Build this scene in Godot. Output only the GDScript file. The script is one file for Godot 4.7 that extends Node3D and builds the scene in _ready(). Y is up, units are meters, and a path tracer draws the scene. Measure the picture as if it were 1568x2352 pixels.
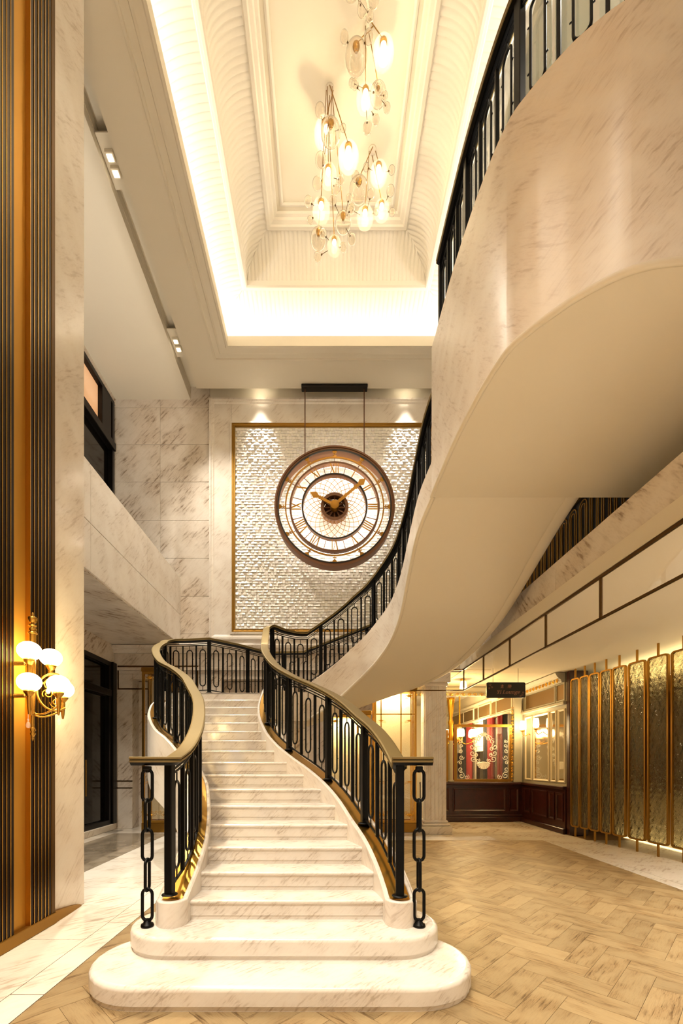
extends Node3D
# A hotel stair hall. Written in metres; V(x, y, d) is d metres in front of the camera's tripod.

# ------------------------------------------------------------------ mesh builder
class MB:
	var v := PackedVector3Array()
	var n := PackedVector3Array()
	var c := PackedColorArray()
	var ix := PackedInt32Array()
	var col = null

	func put(p: Vector3, nn: Vector3) -> int:
		v.append(p)
		n.append(nn)
		if col != null:
			c.append(col)
		return v.size() - 1

	# flat polygon (convex), facing hint
	func poly(pts, hint: Vector3) -> void:
		var a: Vector3 = pts[0]
		var nn := Vector3.ZERO
		for i in range(1, pts.size() - 1):
			nn += (pts[i + 1] - a).cross(pts[i] - a)
		var flip := nn.dot(hint) < 0.0
		if flip:
			nn = -nn
		nn = nn.normalized()
		var s := v.size()
		for p in pts:
			put(p, nn)
		for i in range(1, pts.size() - 1):
			if flip:
				ix.append_array([s, s + i + 1, s + i])
			else:
				ix.append_array([s, s + i, s + i + 1])

	# rows of points; hint: the normal near the first quad, or null for a closed body
	func grid(rows: Array, hint = null, cu := false, cv := false) -> void:
		var nr := rows.size()
		var nc: int = rows[0].size()
		var s := v.size()
		var acc := PackedVector3Array()
		acc.resize(nr * nc)
		var tri := PackedInt32Array()
		var vol := 0.0
		var mid: Vector3 = (rows[0][0] + rows[nr - 1][nc / 2]) * 0.5
		var dir := 0.0
		for i in (nr if cu else nr - 1):
			var i2 := (i + 1) % nr
			for j in (nc if cv else nc - 1):
				var j2 := (j + 1) % nc
				var a: Vector3 = rows[i][j]
				var b: Vector3 = rows[i][j2]
				var d: Vector3 = rows[i2][j]
				var e: Vector3 = rows[i2][j2]
				var f := (d - b).cross(e - a)
				var ia := i * nc + j
				var ib := i * nc + j2
				var id := i2 * nc + j
				var ie := i2 * nc + j2
				acc[ia] += f
				acc[ib] += f
				acc[id] += f
				acc[ie] += f
				if hint != null:
					if dir == 0.0:
						dir = f.dot(hint)
				else:
					vol += f.dot((a + e) * 0.5 - mid)
				tri.append_array([ia, ib, id, ib, ie, id])
		# f = (d-b)x(e-a) equals (d-a)x(b-a)-like: front for clockwise a,b,d
		var flip := (dir < 0.0) if hint != null else (vol < 0.0)
		for i in nr:
			for j in nc:
				var q: Vector3 = acc[i * nc + j]
				put(rows[i][j], (-q if flip else q).normalized())
		for k in range(0, tri.size(), 3):
			if flip:
				ix.append_array([s + tri[k], s + tri[k + 2], s + tri[k + 1]])
			else:
				ix.append_array([s + tri[k], s + tri[k + 1], s + tri[k + 2]])

	func box(c0: Vector3, size: Vector3, b := Basis(), ch := 0.0) -> void:
		var h := size * 0.5
		if ch <= 0.0:
			for ax in 3:
				for sg in [-1.0, 1.0]:
					var u := Vector3.ZERO
					var w := Vector3.ZERO
					var o := Vector3.ZERO
					o[ax] = h[ax] * sg
					u[(ax + 1) % 3] = h[(ax + 1) % 3]
					w[(ax + 2) % 3] = h[(ax + 2) % 3]
					poly([c0 + b * (o - u - w), c0 + b * (o + u - w), c0 + b * (o + u + w), c0 + b * (o - u + w)], b * o)
			return
		var k := minf(ch, minf(h.x, minf(h.y, h.z)) * 0.9)
		for ax in 3:
			var a1 := (ax + 1) % 3
			var a2 := (ax + 2) % 3
			for sg in [-1.0, 1.0]:
				var o := Vector3.ZERO
				o[ax] = h[ax] * sg
				var u := Vector3.ZERO
				var w := Vector3.ZERO
				u[a1] = h[a1] - k
				w[a2] = h[a2] - k
				poly([c0 + b * (o - u - w), c0 + b * (o + u - w), c0 + b * (o + u + w), c0 + b * (o - u + w)], b * o)
				# edge between +/-ax and +/-a1, running along a2
				for s2 in [-1.0, 1.0]:
					var p := Vector3.ZERO
					p[ax] = h[ax] * sg
					p[a1] = (h[a1] - k) * s2
					var q := Vector3.ZERO
					q[ax] = (h[ax] - k) * sg
					q[a1] = h[a1] * s2
					poly([c0 + b * (p - w), c0 + b * (q - w), c0 + b * (q + w), c0 + b * (p + w)], b * (p + q))
		for sx in [-1.0, 1.0]:
			for sy in [-1.0, 1.0]:
				for sz in [-1.0, 1.0]:
					var sv := Vector3(sx, sy, sz)
					poly([c0 + b * (sv * Vector3(h.x, h.y - k, h.z - k)), c0 + b * (sv * Vector3(h.x - k, h.y, h.z - k)), c0 + b * (sv * Vector3(h.x - k, h.y - k, h.z))], b * sv)

	# box between two corners
	func bb(a: Vector3, e: Vector3, ch := 0.0) -> void:
		box((a + e) * 0.5, (e - a).abs(), Basis(), ch)

	# tube along a path
	func tube(path, r: float, seg := 8, closed := false, r2 := -1.0) -> void:
		var np: int = path.size()
		var rows := []
		var up := Vector3.UP
		var t0: Vector3 = (path[1] - path[0]).normalized()
		if absf(t0.y) > 0.9:
			up = Vector3.RIGHT
		var side := t0.cross(up).normalized()
		for i in np:
			var t: Vector3
			if closed:
				t = (path[(i + 1) % np] - path[(i + np - 1) % np]).normalized()
			else:
				t = (path[mini(i + 1, np - 1)] - path[maxi(i - 1, 0)]).normalized()
			side = (side - t * side.dot(t)).normalized()
			var bi := t.cross(side)
			var rr: float = r if r2 < 0.0 else lerpf(r, r2, float(i) / (np - 1))
			var row := PackedVector3Array()
			for j in seg:
				var a := TAU * j / seg
				row.append(path[i] + side * cos(a) * rr + bi * sin(a) * rr)
			rows.append(row)
		if closed:
			grid(rows, rows[0][0] - path[0] + rows[0][1] - path[0], true, true)
		else:
			grid(rows, rows[0][0] - path[0] + rows[0][1] - path[0], false, true)
			var r0 := Array(rows[0])
			var r1 := Array(rows[np - 1])
			poly(r0, path[0] - path[1])
			poly(r1, path[np - 1] - path[np - 2])

	# profile (side, up) swept upright along a path; counter-clockwise profile seen looking along the path
	func sweep(path, prof, closed := false, caps := true) -> void:
		var np: int = path.size()
		var sides := []
		for i in np:
			var t: Vector3
			if closed:
				var ta: Vector3 = (path[i] - path[(i + np - 1) % np])
				var tb: Vector3 = (path[(i + 1) % np] - path[i])
				ta.y = 0
				tb.y = 0
				ta = ta.normalized()
				tb = tb.normalized()
				var s := (ta + tb).normalized().cross(Vector3.UP)
				s /= maxf(0.3, s.dot(ta.cross(Vector3.UP)))
				sides.append(s)
			else:
				var ta: Vector3 = (path[i] - path[maxi(i - 1, 0)]) if i > 0 else path[1] - path[0]
				var tb: Vector3 = (path[mini(i + 1, np - 1)] - path[i]) if i < np - 1 else path[np - 1] - path[np - 2]
				ta.y = 0
				tb.y = 0
				ta = ta.normalized()
				tb = tb.normalized()
				var s := (ta + tb).normalized().cross(Vector3.UP)
				s /= maxf(0.4, s.dot(ta.cross(Vector3.UP)))
				sides.append(s)
		for j in prof.size():
			var p: Vector2 = prof[j]
			var q: Vector2 = prof[(j + 1) % prof.size()]
			var ra := PackedVector3Array()
			var rb := PackedVector3Array()
			for i in np:
				ra.append(path[i] + sides[i] * p.x + Vector3.UP * p.y)
				rb.append(path[i] + sides[i] * q.x + Vector3.UP * q.y)
			var h: Vector3 = sides[0] * (q.y - p.y) - Vector3.UP * (q.x - p.x)
			grid([ra, rb], h, false, closed)
		if not closed and caps:
			for e in [0, np - 1]:
				var pts := []
				for p in prof:
					pts.append(path[e] + sides[e] * p.x + Vector3.UP * p.y)
				var tri := Geometry2D.triangulate_polygon(PackedVector2Array(prof))
				var hint: Vector3 = (path[0] - path[1]) if e == 0 else (path[np - 1] - path[np - 2])
				for k in range(0, tri.size(), 3):
					poly([pts[tri[k]], pts[tri[k + 1]], pts[tri[k + 2]]], hint)

	# one cross-section polygon per station; crisp along the section, smooth along the run
	func prism(rows: Array, caps := true) -> void:
		var ns: int = rows[0].size()
		var mid := Vector3.ZERO
		for p in rows[0]:
			mid += p / ns
		for j in ns:
			var j2 := (j + 1) % ns
			var ra := PackedVector3Array()
			var rb := PackedVector3Array()
			for r in rows:
				ra.append(r[j])
				rb.append(r[j2])
			var ax: Vector3 = rows[1][j] - rows[0][j]
			var e: Vector3 = rows[0][j2] - rows[0][j]
			var h := e.cross(ax)
			if h.dot((rows[0][j] + rows[0][j2]) * 0.5 - mid) < 0.0:
				h = -h
			grid([ra, rb], h)
		if caps:
			poly(Array(rows[0]), rows[0][0] - rows[1][0])
			poly(Array(rows[rows.size() - 1]), rows[rows.size() - 1][0] - rows[rows.size() - 2][0])

	# polygon in a frame's xy plane, pushed along its z
	func extrude(pl: PackedVector2Array, z0: float, z1: float, xf := Transform3D(), smooth := false) -> void:
		if Geometry2D.is_polygon_clockwise(pl):
			pl = pl.duplicate()
			pl.reverse()
		var tri := Geometry2D.triangulate_polygon(pl)
		for k in range(0, tri.size(), 3):
			poly([xf * Vector3(pl[tri[k]].x, pl[tri[k]].y, z0), xf * Vector3(pl[tri[k + 1]].x, pl[tri[k + 1]].y, z0), xf * Vector3(pl[tri[k + 2]].x, pl[tri[k + 2]].y, z0)], xf.basis * Vector3(0, 0, z0 - z1))
			poly([xf * Vector3(pl[tri[k]].x, pl[tri[k]].y, z1), xf * Vector3(pl[tri[k + 1]].x, pl[tri[k + 1]].y, z1), xf * Vector3(pl[tri[k + 2]].x, pl[tri[k + 2]].y, z1)], xf.basis * Vector3(0, 0, z1 - z0))
		if smooth:
			var ra := PackedVector3Array()
			var rb := PackedVector3Array()
			for p in pl:
				ra.append(xf * Vector3(p.x, p.y, z0))
				rb.append(xf * Vector3(p.x, p.y, z1))
			var e := pl[1] - pl[0]
			grid([ra, rb], xf.basis * Vector3(e.y, -e.x, 0), false, true)
			return
		for i in pl.size():
			var p := pl[i]
			var q := pl[(i + 1) % pl.size()]
			poly([xf * Vector3(p.x, p.y, z0), xf * Vector3(q.x, q.y, z0), xf * Vector3(q.x, q.y, z1), xf * Vector3(p.x, p.y, z1)], xf.basis * Vector3(q.y - p.y, p.x - q.x, 0))

	# (radius, height) profile round y
	func lathe(prof, seg := 20, xf := Transform3D(), flute := 0.0, nfl := 0) -> void:
		var rows := []
		for p in prof:
			var row := PackedVector3Array()
			for j in seg:
				var a := TAU * j / seg
				var r: float = p.x
				if nfl > 0:
					r *= 1.0 - flute * (0.5 - 0.5 * cos(a * nfl))
				row.append(xf * Vector3(cos(a) * r, p.y, sin(a) * r))
			rows.append(row)
		grid(rows, null, false, true)

	func ball(c0: Vector3, r: float, sy := 1.0, seg := 16, lat := 10) -> void:
		var rows := []
		for i in lat + 1:
			var th := PI * (0.5 - float(i) / lat)
			var row := PackedVector3Array()
			for j in seg:
				var a := TAU * j / seg
				row.append(c0 + Vector3(cos(a) * cos(th) * r, sin(th) * r * sy, sin(a) * cos(th) * r))
			rows.append(row)
		grid(rows, null, false, true)

	func mesh() -> ArrayMesh:
		var arr := []
		arr.resize(Mesh.ARRAY_MAX)
		arr[Mesh.ARRAY_VERTEX] = v
		arr[Mesh.ARRAY_NORMAL] = n
		if col != null:
			arr[Mesh.ARRAY_COLOR] = c
		arr[Mesh.ARRAY_INDEX] = ix
		var m := ArrayMesh.new()
		m.add_surface_from_arrays(Mesh.PRIMITIVE_TRIANGLES, arr)
		return m

# ------------------------------------------------------------------ scene helpers
const RISE := 0.155
var M := {}
var used := {}

func V(x: float, y: float, d: float) -> Vector3:
	return Vector3(x, y, -d)

func numbered(s: String) -> String:
	if not used.has(s):
		used[s] = 0
		return s
	used[s] += 1
	return "%s_%03d" % [s, used[s]]

func thing(called: String, label: String, category: String, at := Vector3.ZERO, group := "", kind := "") -> Node3D:
	var o := Node3D.new()
	o.name = numbered(called)
	add_child(o)
	o.position = at
	if label != "":
		o.set_meta("label", label)
	if category != "":
		o.set_meta("category", category)
	if group != "":
		o.set_meta("group", group)
	if kind != "":
		o.set_meta("kind", kind)
	return o

func struct(called: String, label := "", category := "", at := Vector3.ZERO) -> Node3D:
	return thing(called, label, category, at, "", "structure")

# a part whose mesh was drawn in world coordinates
func part(parent: Node3D, called: String, mb: MB, m: Material) -> MeshInstance3D:
	var o := MeshInstance3D.new()
	o.mesh = mb.mesh()
	o.material_override = m
	o.name = called
	parent.add_child(o, true)
	if parent.get_parent() == self:
		o.position = -parent.position
	o.cast_shadow = GeometryInstance3D.SHADOW_CASTING_SETTING_ON
	return o

func place(parent: Node3D, called: String, mesh: Mesh, m: Material, xf: Transform3D) -> MeshInstance3D:
	var o := MeshInstance3D.new()
	o.mesh = mesh
	o.material_override = m
	o.name = called
	parent.add_child(o, true)
	if parent.get_parent() == self:
		xf.origin -= parent.position
	o.transform = xf
	return o

func omni(parent: Node3D, at: Vector3, energy: float, colour: Color, size := 0.04) -> void:
	var l := OmniLight3D.new()
	l.name = "lamp_light"
	l.light_color = colour
	l.light_energy = energy
	l.light_size = size
	l.omni_range = 40.0
	l.omni_attenuation = 2.0
	l.shadow_enabled = true
	parent.add_child(l, true)
	l.global_position = at

func spot(parent: Node3D, at: Vector3, to: Vector3, energy: float, colour: Color, angle := 30.0, size := 0.04, soft := 0.6) -> void:
	var l := SpotLight3D.new()
	l.name = "spot_light"
	l.light_color = colour
	l.light_energy = energy
	l.light_size = size
	l.spot_angle = angle
	l.spot_angle_attenuation = soft
	l.spot_range = 40.0
	l.spot_attenuation = 2.0
	l.shadow_enabled = true
	parent.add_child(l, true)
	var up := Vector3.UP if absf((to - at).normalized().y) < 0.95 else Vector3.RIGHT
	l.look_at_from_position(at, to, up)

func area(parent: Node3D, at: Vector3, to: Vector3, size: Vector2, energy: float, colour: Color, up := Vector3.UP) -> void:
	var l := AreaLight3D.new()
	l.name = "area_light"
	l.light_color = colour
	l.light_energy = energy
	l.area_size = size
	l.area_range = 40.0
	l.shadow_enabled = true
	parent.add_child(l, true)
	l.look_at_from_position(at, to, up)

# ------------------------------------------------------------------ curves
func lerp_table(tab, x: float) -> float:
	if x <= tab[0].x:
		return tab[0].y
	for i in range(1, tab.size()):
		if x <= tab[i].x:
			# cubic through the neighbours
			var p0: Vector2 = tab[maxi(i - 2, 0)]
			var p1: Vector2 = tab[i - 1]
			var p2: Vector2 = tab[i]
			var p3: Vector2 = tab[mini(i + 1, tab.size() - 1)]
			var t: float = (x - p1.x) / (p2.x - p1.x)
			var m1: float = (p2.y - p0.y) / maxf(p2.x - p0.x, 1e-5) * (p2.x - p1.x)
			var m2: float = (p3.y - p1.y) / maxf(p3.x - p1.x, 1e-5) * (p2.x - p1.x)
			var t2 := t * t
			var t3 := t2 * t
			return (2 * t3 - 3 * t2 + 1) * p1.y + (t3 - 2 * t2 + t) * m1 + (-2 * t3 + 3 * t2) * p2.y + (t3 - t2) * m2
	return tab[tab.size() - 1].y

func catmull(pts, per := 8) -> Array:
	var out := []
	var np: int = pts.size()
	for i in np - 1:
		var p0: Vector3 = pts[maxi(i - 1, 0)]
		var p1: Vector3 = pts[i]
		var p2: Vector3 = pts[i + 1]
		var p3: Vector3 = pts[mini(i + 2, np - 1)]
		for k in per:
			out.append(p1.cubic_interpolate(p2, p0, p3, float(k) / per))
	out.append(pts[np - 1])
	return out

# ------------------------------------------------------------------ materials
func mat(called: String, colour: Color, rough := 0.5, metal := 0.0) -> StandardMaterial3D:
	var m := StandardMaterial3D.new()
	m.albedo_color = colour
	m.roughness = rough
	m.metallic = metal
	m.resource_name = called
	M[called] = m
	return m

func tri(m: StandardMaterial3D, tex: Texture2D, scale: Vector3, world := true, offset := Vector3.ZERO) -> StandardMaterial3D:
	m.albedo_texture = tex
	m.uv1_triplanar = true
	m.uv1_world_triplanar = world
	m.uv1_scale = scale
	m.uv1_offset = offset
	m.uv1_triplanar_sharpness = 8.0
	return m

func noise_bytes(seed_: int, freq: float, octaves: int, ridged := false, side := 512) -> PackedByteArray:
	var f := FastNoiseLite.new()
	f.seed = seed_
	f.frequency = freq
	f.noise_type = FastNoiseLite.TYPE_SIMPLEX_SMOOTH
	f.fractal_type = FastNoiseLite.FRACTAL_RIDGED if ridged else FastNoiseLite.FRACTAL_FBM
	f.fractal_octaves = octaves
	f.domain_warp_enabled = ridged
	f.domain_warp_amplitude = 40.0
	f.domain_warp_frequency = 0.008
	var im := f.get_seamless_image(side, side, false, false, 0.15, true)
	im.convert(Image.FORMAT_L8)
	return im.get_data()

# veined stone: a whole-number matrix turns and stretches the veins and keeps the tile seamless
func stone(seed_: int, base: Color, vein: Color, cloud: Color, amount: float, fine: float, mx: Array, side := 768) -> ImageTexture:
	var a := noise_bytes(seed_, 0.010, 5, false)
	var b := noise_bytes(seed_ + 7, 0.008, 3)
	var e := noise_bytes(seed_ + 13, 0.035, 4)
	var rg := noise_bytes(seed_ + 19, 0.007, 4, true)
	var out := PackedByteArray()
	out.resize(side * side * 3)
	var k := 512.0 / side
	var m0: int = mx[0]
	var m1: int = mx[1]
	var m2: int = mx[2]
	var m3: int = mx[3]
	var o := 0
	for y in side:
		for x in side:
			var x1 := int(x * k) & 511
			var y1 := int(y * k) & 511
			var low := b[y1 * 512 + x1] / 255.0
			# a slight wander keeps the streaks from being ruled lines
			var wob := (rg[((y1 * 2) & 511) * 512 + ((x1 * 2) & 511)] / 255.0 - 0.5) * 26.0
			var u := int((m0 * x + m1 * y) * k + wob) & 511
			var w := int((m2 * x + m3 * y) * k) & 511
			var at := w * 512 + u
			var mask := clampf((low - 0.38) * 3.0, 0.0, 1.0)
			var s := a[at] / 255.0
			var streak := clampf((s - 0.47) * 2.9, 0.0, 1.0)
			var thin := clampf((rg[at] / 255.0 - 0.76) * 5.0, 0.0, 1.0)
			var vn := (streak * streak * 0.75 + thin * 0.55) * amount * (0.12 + 0.88 * mask)
			var sp := clampf((e[at] / 255.0 - 0.55) * 4.0, 0.0, 1.0) * fine * (0.35 + 0.65 * mask)
			var cl := clampf(low * 1.8 - 0.5, 0.0, 1.0) * 0.7
			var q := base.lerp(cloud, cl).lerp(vein, clampf(vn + sp, 0.0, 1.0))
			out[o] = int(clampf(q.r, 0, 1) * 255.0)
			out[o + 1] = int(clampf(q.g, 0, 1) * 255.0)
			out[o + 2] = int(clampf(q.b, 0, 1) * 255.0)
			o += 3
	var im := Image.create_from_data(side, side, false, Image.FORMAT_RGB8, out)
	return ImageTexture.create_from_image(im)

# zigzag relief of the etched and of the cast glass, as a normal map
func zigzag(side: int, waves: int, bands: int, strength: float, seed_: int) -> ImageTexture:
	var nz := noise_bytes(seed_, 0.03, 3)
	var im := Image.create(side, side, false, Image.FORMAT_L8)
	for y in side:
		for x in side:
			var u := float(x) / side * waves
			var tw := absf(u - floorf(u) - 0.5) * 2.0
			var ph := float(y) / side * bands + tw * 1.6 + (nz[(y * 512 / side) * 512 + x * 512 / side] / 255.0 - 0.5) * 1.6
			var h := 0.5 + 0.36 * sin(ph * TAU) + 0.14 * sin(ph * TAU * 3.0 + u * 9.0)
			im.set_pixel(x, y, Color(h, h, h))
	im.bump_map_to_normal_map(strength)
	return ImageTexture.create_from_image(im)

# moulding mitred round a flat loop; profile (outward in the plane, along the normal)
func frame_loop(mb: MB, corners: Array, nrm: Vector3, prof) -> void:
	var nc := corners.size()
	var mid := Vector3.ZERO
	for p in corners:
		mid += p / nc
	var mit := []
	for i in nc:
		var ta: Vector3 = (corners[i] - corners[(i + nc - 1) % nc]).normalized()
		var tb: Vector3 = (corners[(i + 1) % nc] - corners[i]).normalized()
		var na := ta.cross(nrm).normalized()
		if na.dot(corners[i] - mid) < 0:
			na = -na
		var nb := tb.cross(nrm).normalized()
		if nb.dot(corners[i] - mid) < 0:
			nb = -nb
		var s := (na + nb).normalized()
		mit.append(s / s.dot(na))
	for i in nc:
		var i2 := (i + 1) % nc
		var tb: Vector3 = (corners[i2] - corners[i]).normalized()
		var nb := tb.cross(nrm).normalized()
		if nb.dot((corners[i] + corners[i2]) * 0.5 - mid) < 0:
			nb = -nb
		for j in prof.size():
			var p: Vector2 = prof[j]
			var q: Vector2 = prof[(j + 1) % prof.size()]
			var h: Vector3 = nb * (q.y - p.y) - nrm * (q.x - p.x)
			mb.poly([corners[i] + mit[i] * p.x + nrm * p.y, corners[i2] + mit[i2] * p.x + nrm * p.y, corners[i2] + mit[i2] * q.x + nrm * q.y, corners[i] + mit[i] * q.x + nrm * q.y], h)

func rect_prof(w: float, h: float, x0 := 0.0, y0 := 0.0) -> Array:
	return [Vector2(x0, y0), Vector2(x0 + w, y0), Vector2(x0 + w, y0 + h), Vector2(x0, y0 + h)]

# rounded rectangle outline
func rounded(w: float, h: float, r: float, seg := 5) -> PackedVector2Array:
	var o := PackedVector2Array()
	for q in 4:
		var cx := (w / 2 - r) * (1 if q == 0 or q == 3 else -1)
		var cy := (h / 2 - r) * (1 if q < 2 else -1)
		for k in seg + 1:
			var a := PI / 2 * (q + float(k) / seg)
			o.append(Vector2(cx + cos(a) * r, cy + sin(a) * r))
	return o

# a spiral scroll as a tapering tube in a plane
func scroll(mb: MB, c0: Vector3, ux: Vector3, uy: Vector3, r: float, turns: float, a0: float, thick: float, flip := 1.0) -> void:
	var path := []
	var ns := int(10 * turns) + 4
	for i in ns:
		var t := float(i) / (ns - 1)
		var a := a0 + flip * TAU * turns * t
		var rr := r * (1.0 - 0.8 * t)
		path.append(c0 + ux * cos(a) * rr + uy * sin(a) * rr)
	mb.tube(path, thick * 0.7, 5, false, thick)

func gilt_ornament(mb: MB, c0: Vector3, ux: Vector3, uy: Vector3, s: float) -> void:
	# shell with two pairs of scrolls
	for sg in [-1.0, 1.0]:
		scroll(mb, c0 + ux * sg * 0.42 * s, ux * sg, uy, 0.30 * s, 1.4, PI, 0.035 * s)
		scroll(mb, c0 + ux * sg * 0.85 * s - uy * 0.2 * s, ux * sg, uy, 0.22 * s, 1.3, PI * 0.8, 0.03 * s, -1.0)
		mb.tube([c0 + ux * sg * 0.1 * s, c0 + ux * sg * 0.5 * s + uy * 0.35 * s, c0 + ux * sg * 1.05 * s + uy * 0.05 * s], 0.05 * s, 5, false, 0.015 * s)
	for k in 5:
		var a := PI * (0.2 + 0.15 * k)
		mb.tube([c0, c0 + (ux * cos(a) + uy * sin(a)) * 0.42 * s], 0.04 * s, 5, false, 0.075 * s)

func make_materials() -> void:
	var marble := stone(3, Color(0.90, 0.875, 0.84), Color(0.58, 0.50, 0.43), Color(0.855, 0.815, 0.77), 0.42, 0.10, [7, 7, 1, -1])
	var marble_b := stone(21, Color(0.87, 0.835, 0.79), Color(0.42, 0.335, 0.265), Color(0.79, 0.735, 0.67), 0.72, 0.16, [6, 6, 1, -1])
	var white := stone(41, Color(0.885, 0.86, 0.825), Color(0.58, 0.51, 0.44), Color(0.845, 0.81, 0.765), 0.55, 0.10, [6, 6, 1, -1])
	var grey := stone(61, Color(0.58, 0.53, 0.46), Color(0.33, 0.28, 0.22), Color(0.48, 0.43, 0.36), 0.7, 0.2, [1, 0, 0, 4])
	var trav := stone(81, Color(0.72, 0.62, 0.46), Color(0.37, 0.27, 0.155), Color(0.64, 0.52, 0.36), 1.0, 0.36, [1, 0, 0, 7])
	var woodt := stone(101, Color(0.27, 0.105, 0.06), Color(0.12, 0.04, 0.022), Color(0.20, 0.07, 0.04), 0.6, 0.5, [6, 0, 0, 1])
	var plaster := mat("plaster", Color(0.86, 0.83, 0.765), 0.75)
	plaster.metallic_specular = 0.25
	mat("ceiling_paint", Color(0.86, 0.83, 0.765), 0.8).metallic_specular = 0.2
	mat("cove_paint", Color(0.87, 0.85, 0.81), 0.7).metallic_specular = 0.25
	tri(mat("marble", Color.WHITE, 0.16), marble, Vector3.ONE / 2.6)
	tri(mat("marble_wall", Color.WHITE, 0.2), marble_b, Vector3.ONE / 3.1)
	tri(mat("marble_wall_b", Color.WHITE, 0.2), marble_b, Vector3.ONE / 3.1, true, Vector3(0.37, 0.21, 0.6))
	tri(mat("marble_step", Color.WHITE, 0.17), white, Vector3.ONE / 1.3)
	tri(mat("marble_fascia", Color.WHITE, 0.34), marble, Vector3.ONE / 1.9, true, Vector3(0.1, 0.4, 0.3))
	tri(mat("marble_floor", Color(0.99, 0.985, 0.97), 0.09), white, Vector3.ONE / 2.8)
	tri(mat("marble_grey", Color.WHITE, 0.12), grey, Vector3.ONE / 1.6)
	for k in 8:
		var tone := 0.80 + 0.012 * k
		var m := tri(mat("stone_tile_%d" % k, Color(tone, tone, tone * 0.985), 0.42), trav, Vector3(0.5, 1.0, 1.0) / 0.85, false, Vector3(0.137 * k, 0.31 * k, 0.223 * k))
		m.uv1_triplanar_sharpness = 4.0
	mat("grout", Color(0.50, 0.40, 0.27), 0.8)
	tri(mat("dark_wood", Color(0.80, 0.66, 0.60), 0.3), woodt, Vector3.ONE / 0.9)
	mat("black_iron", Color(0.006, 0.006, 0.008), 0.42).metallic_specular = 0.3
	mat("bronze_rail", Color(0.50, 0.43, 0.27), 0.5, 0.6)
	mat("brass", Color(0.78, 0.60, 0.27), 0.26, 1.0)
	mat("brass_satin", Color(0.60, 0.45, 0.20), 0.45, 1.0)
	mat("brass_dark", Color(0.36, 0.26, 0.12), 0.4, 1.0)
	mat("gilt", Color(0.92, 0.70, 0.26), 0.25, 1.0)
	mat("brass_panel", Color(0.74, 0.56, 0.24), 0.5, 0.85)
	mat("flute_bronze", Color(0.13, 0.08, 0.036), 0.34, 0.9)
	mat("bronze_paint", Color(0.36, 0.22, 0.12), 0.45, 0.4)
	mat("bronze_dark", Color(0.05, 0.028, 0.018), 0.35, 0.5)
	mat("copper_paint", Color(0.44, 0.29, 0.18), 0.5, 0.25)
	mat("clock_gold", Color(0.66, 0.47, 0.13), 0.4, 0.5)
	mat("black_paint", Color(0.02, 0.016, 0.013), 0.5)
	mat("grey_panel", Color(0.60, 0.58, 0.51), 0.5)
	mat("cream_panel", Color(0.82, 0.78, 0.68), 0.5)
	mat("red_velvet", Color(0.46, 0.01, 0.015), 0.8)
	mat("black_velvet", Color(0.012, 0.008, 0.008), 0.85)
	mat("green_velvet", Color(0.09, 0.11, 0.05), 0.8)
	mat("blind_cloth", Color(0.74, 0.74, 0.72), 0.8)
	mat("dark_glass", Color(0.022, 0.013, 0.009), 0.08)
	mat("mirror", Color(0.82, 0.80, 0.74), 0.06, 1.0)
	mat("mesh_metal", Color(0.50, 0.40, 0.24), 0.5, 0.7)
	mat("sign_plate", Color(0.055, 0.034, 0.024), 0.4)
	mat("sign_letter", Color(0.62, 0.42, 0.32), 0.5)
	mat("etch_white", Color(0.88, 0.87, 0.84), 0.7)
	var g := mat("clear_glass", Color(1, 1, 1, 0.015), 0.0)
	g.transparency = BaseMaterial3D.TRANSPARENCY_ALPHA
	g = mat("bubble_glass", Color(1.0, 0.985, 0.95, 0.06), 0.0)
	g.transparency = BaseMaterial3D.TRANSPARENCY_ALPHA
	g = mat("bubble_shell", Color(1, 0.99, 0.97, 0.0), 0.0)
	g.refraction_enabled = true
	g.refraction_scale = 0.05
	g = mat("crystal", Color(1, 1, 1, 0.15), 0.0)
	g.transparency = BaseMaterial3D.TRANSPARENCY_ALPHA
	# cast glass of the screens and of the vitrines
	var zz := zigzag(512, 4, 9, 6.0, 5)
	var zf := zigzag(512, 6, 10, 4.0, 9)
	g = mat("cast_glass", Color(0.90, 0.875, 0.74, 0.0), 0.04)
	g.refraction_enabled = true
	g.refraction_scale = 0.05
	g.normal_enabled = true
	g.normal_texture = zz
	g.normal_scale = 0.35
	g.uv1_triplanar = true
	g.uv1_scale = Vector3(1, 1, 1) / 0.8
	g = mat("rail_glass", Color(0.74, 0.78, 0.72, 0.35), 0.05)
	g.transparency = BaseMaterial3D.TRANSPARENCY_ALPHA
	mat("screen_back", Color(0.23, 0.17, 0.10), 0.5)
	g = mat("etched_glass", Color(0.86, 0.80, 0.64), 0.28, 0.1)
	g.normal_enabled = true
	g.normal_texture = zf
	g.normal_scale = 0.9
	g.uv1_triplanar = true
	g.uv1_world_triplanar = true
	g.uv1_scale = Vector3(1, 1, 1) / 0.9
	# pearl mosaic, one tone for each tile
	var pm := mat("pearl", Color(1, 1, 1), 0.34)
	pm.vertex_color_use_as_albedo = true
	# glowing things
	glow("led_glow", Color(1.0, 0.93, 0.80), 6.0)
	glow("strip_glow", Color(1.0, 0.88, 0.62), 1.6)
	glow("clock_led", Color(1.0, 0.96, 0.89), 9.0)
	glow("bulb_glow", Color(1.0, 0.88, 0.64), 8.0)
	glow("globe_glow", Color(1.0, 0.90, 0.72), 4.0)
	glow("shade_glow", Color(1.0, 0.90, 0.70), 1.7)
	glow("lens_glow", Color(1.0, 0.93, 0.8), 5.0)
	glow("window_glow", Color(0.95, 0.60, 0.30), 0.32)

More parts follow.
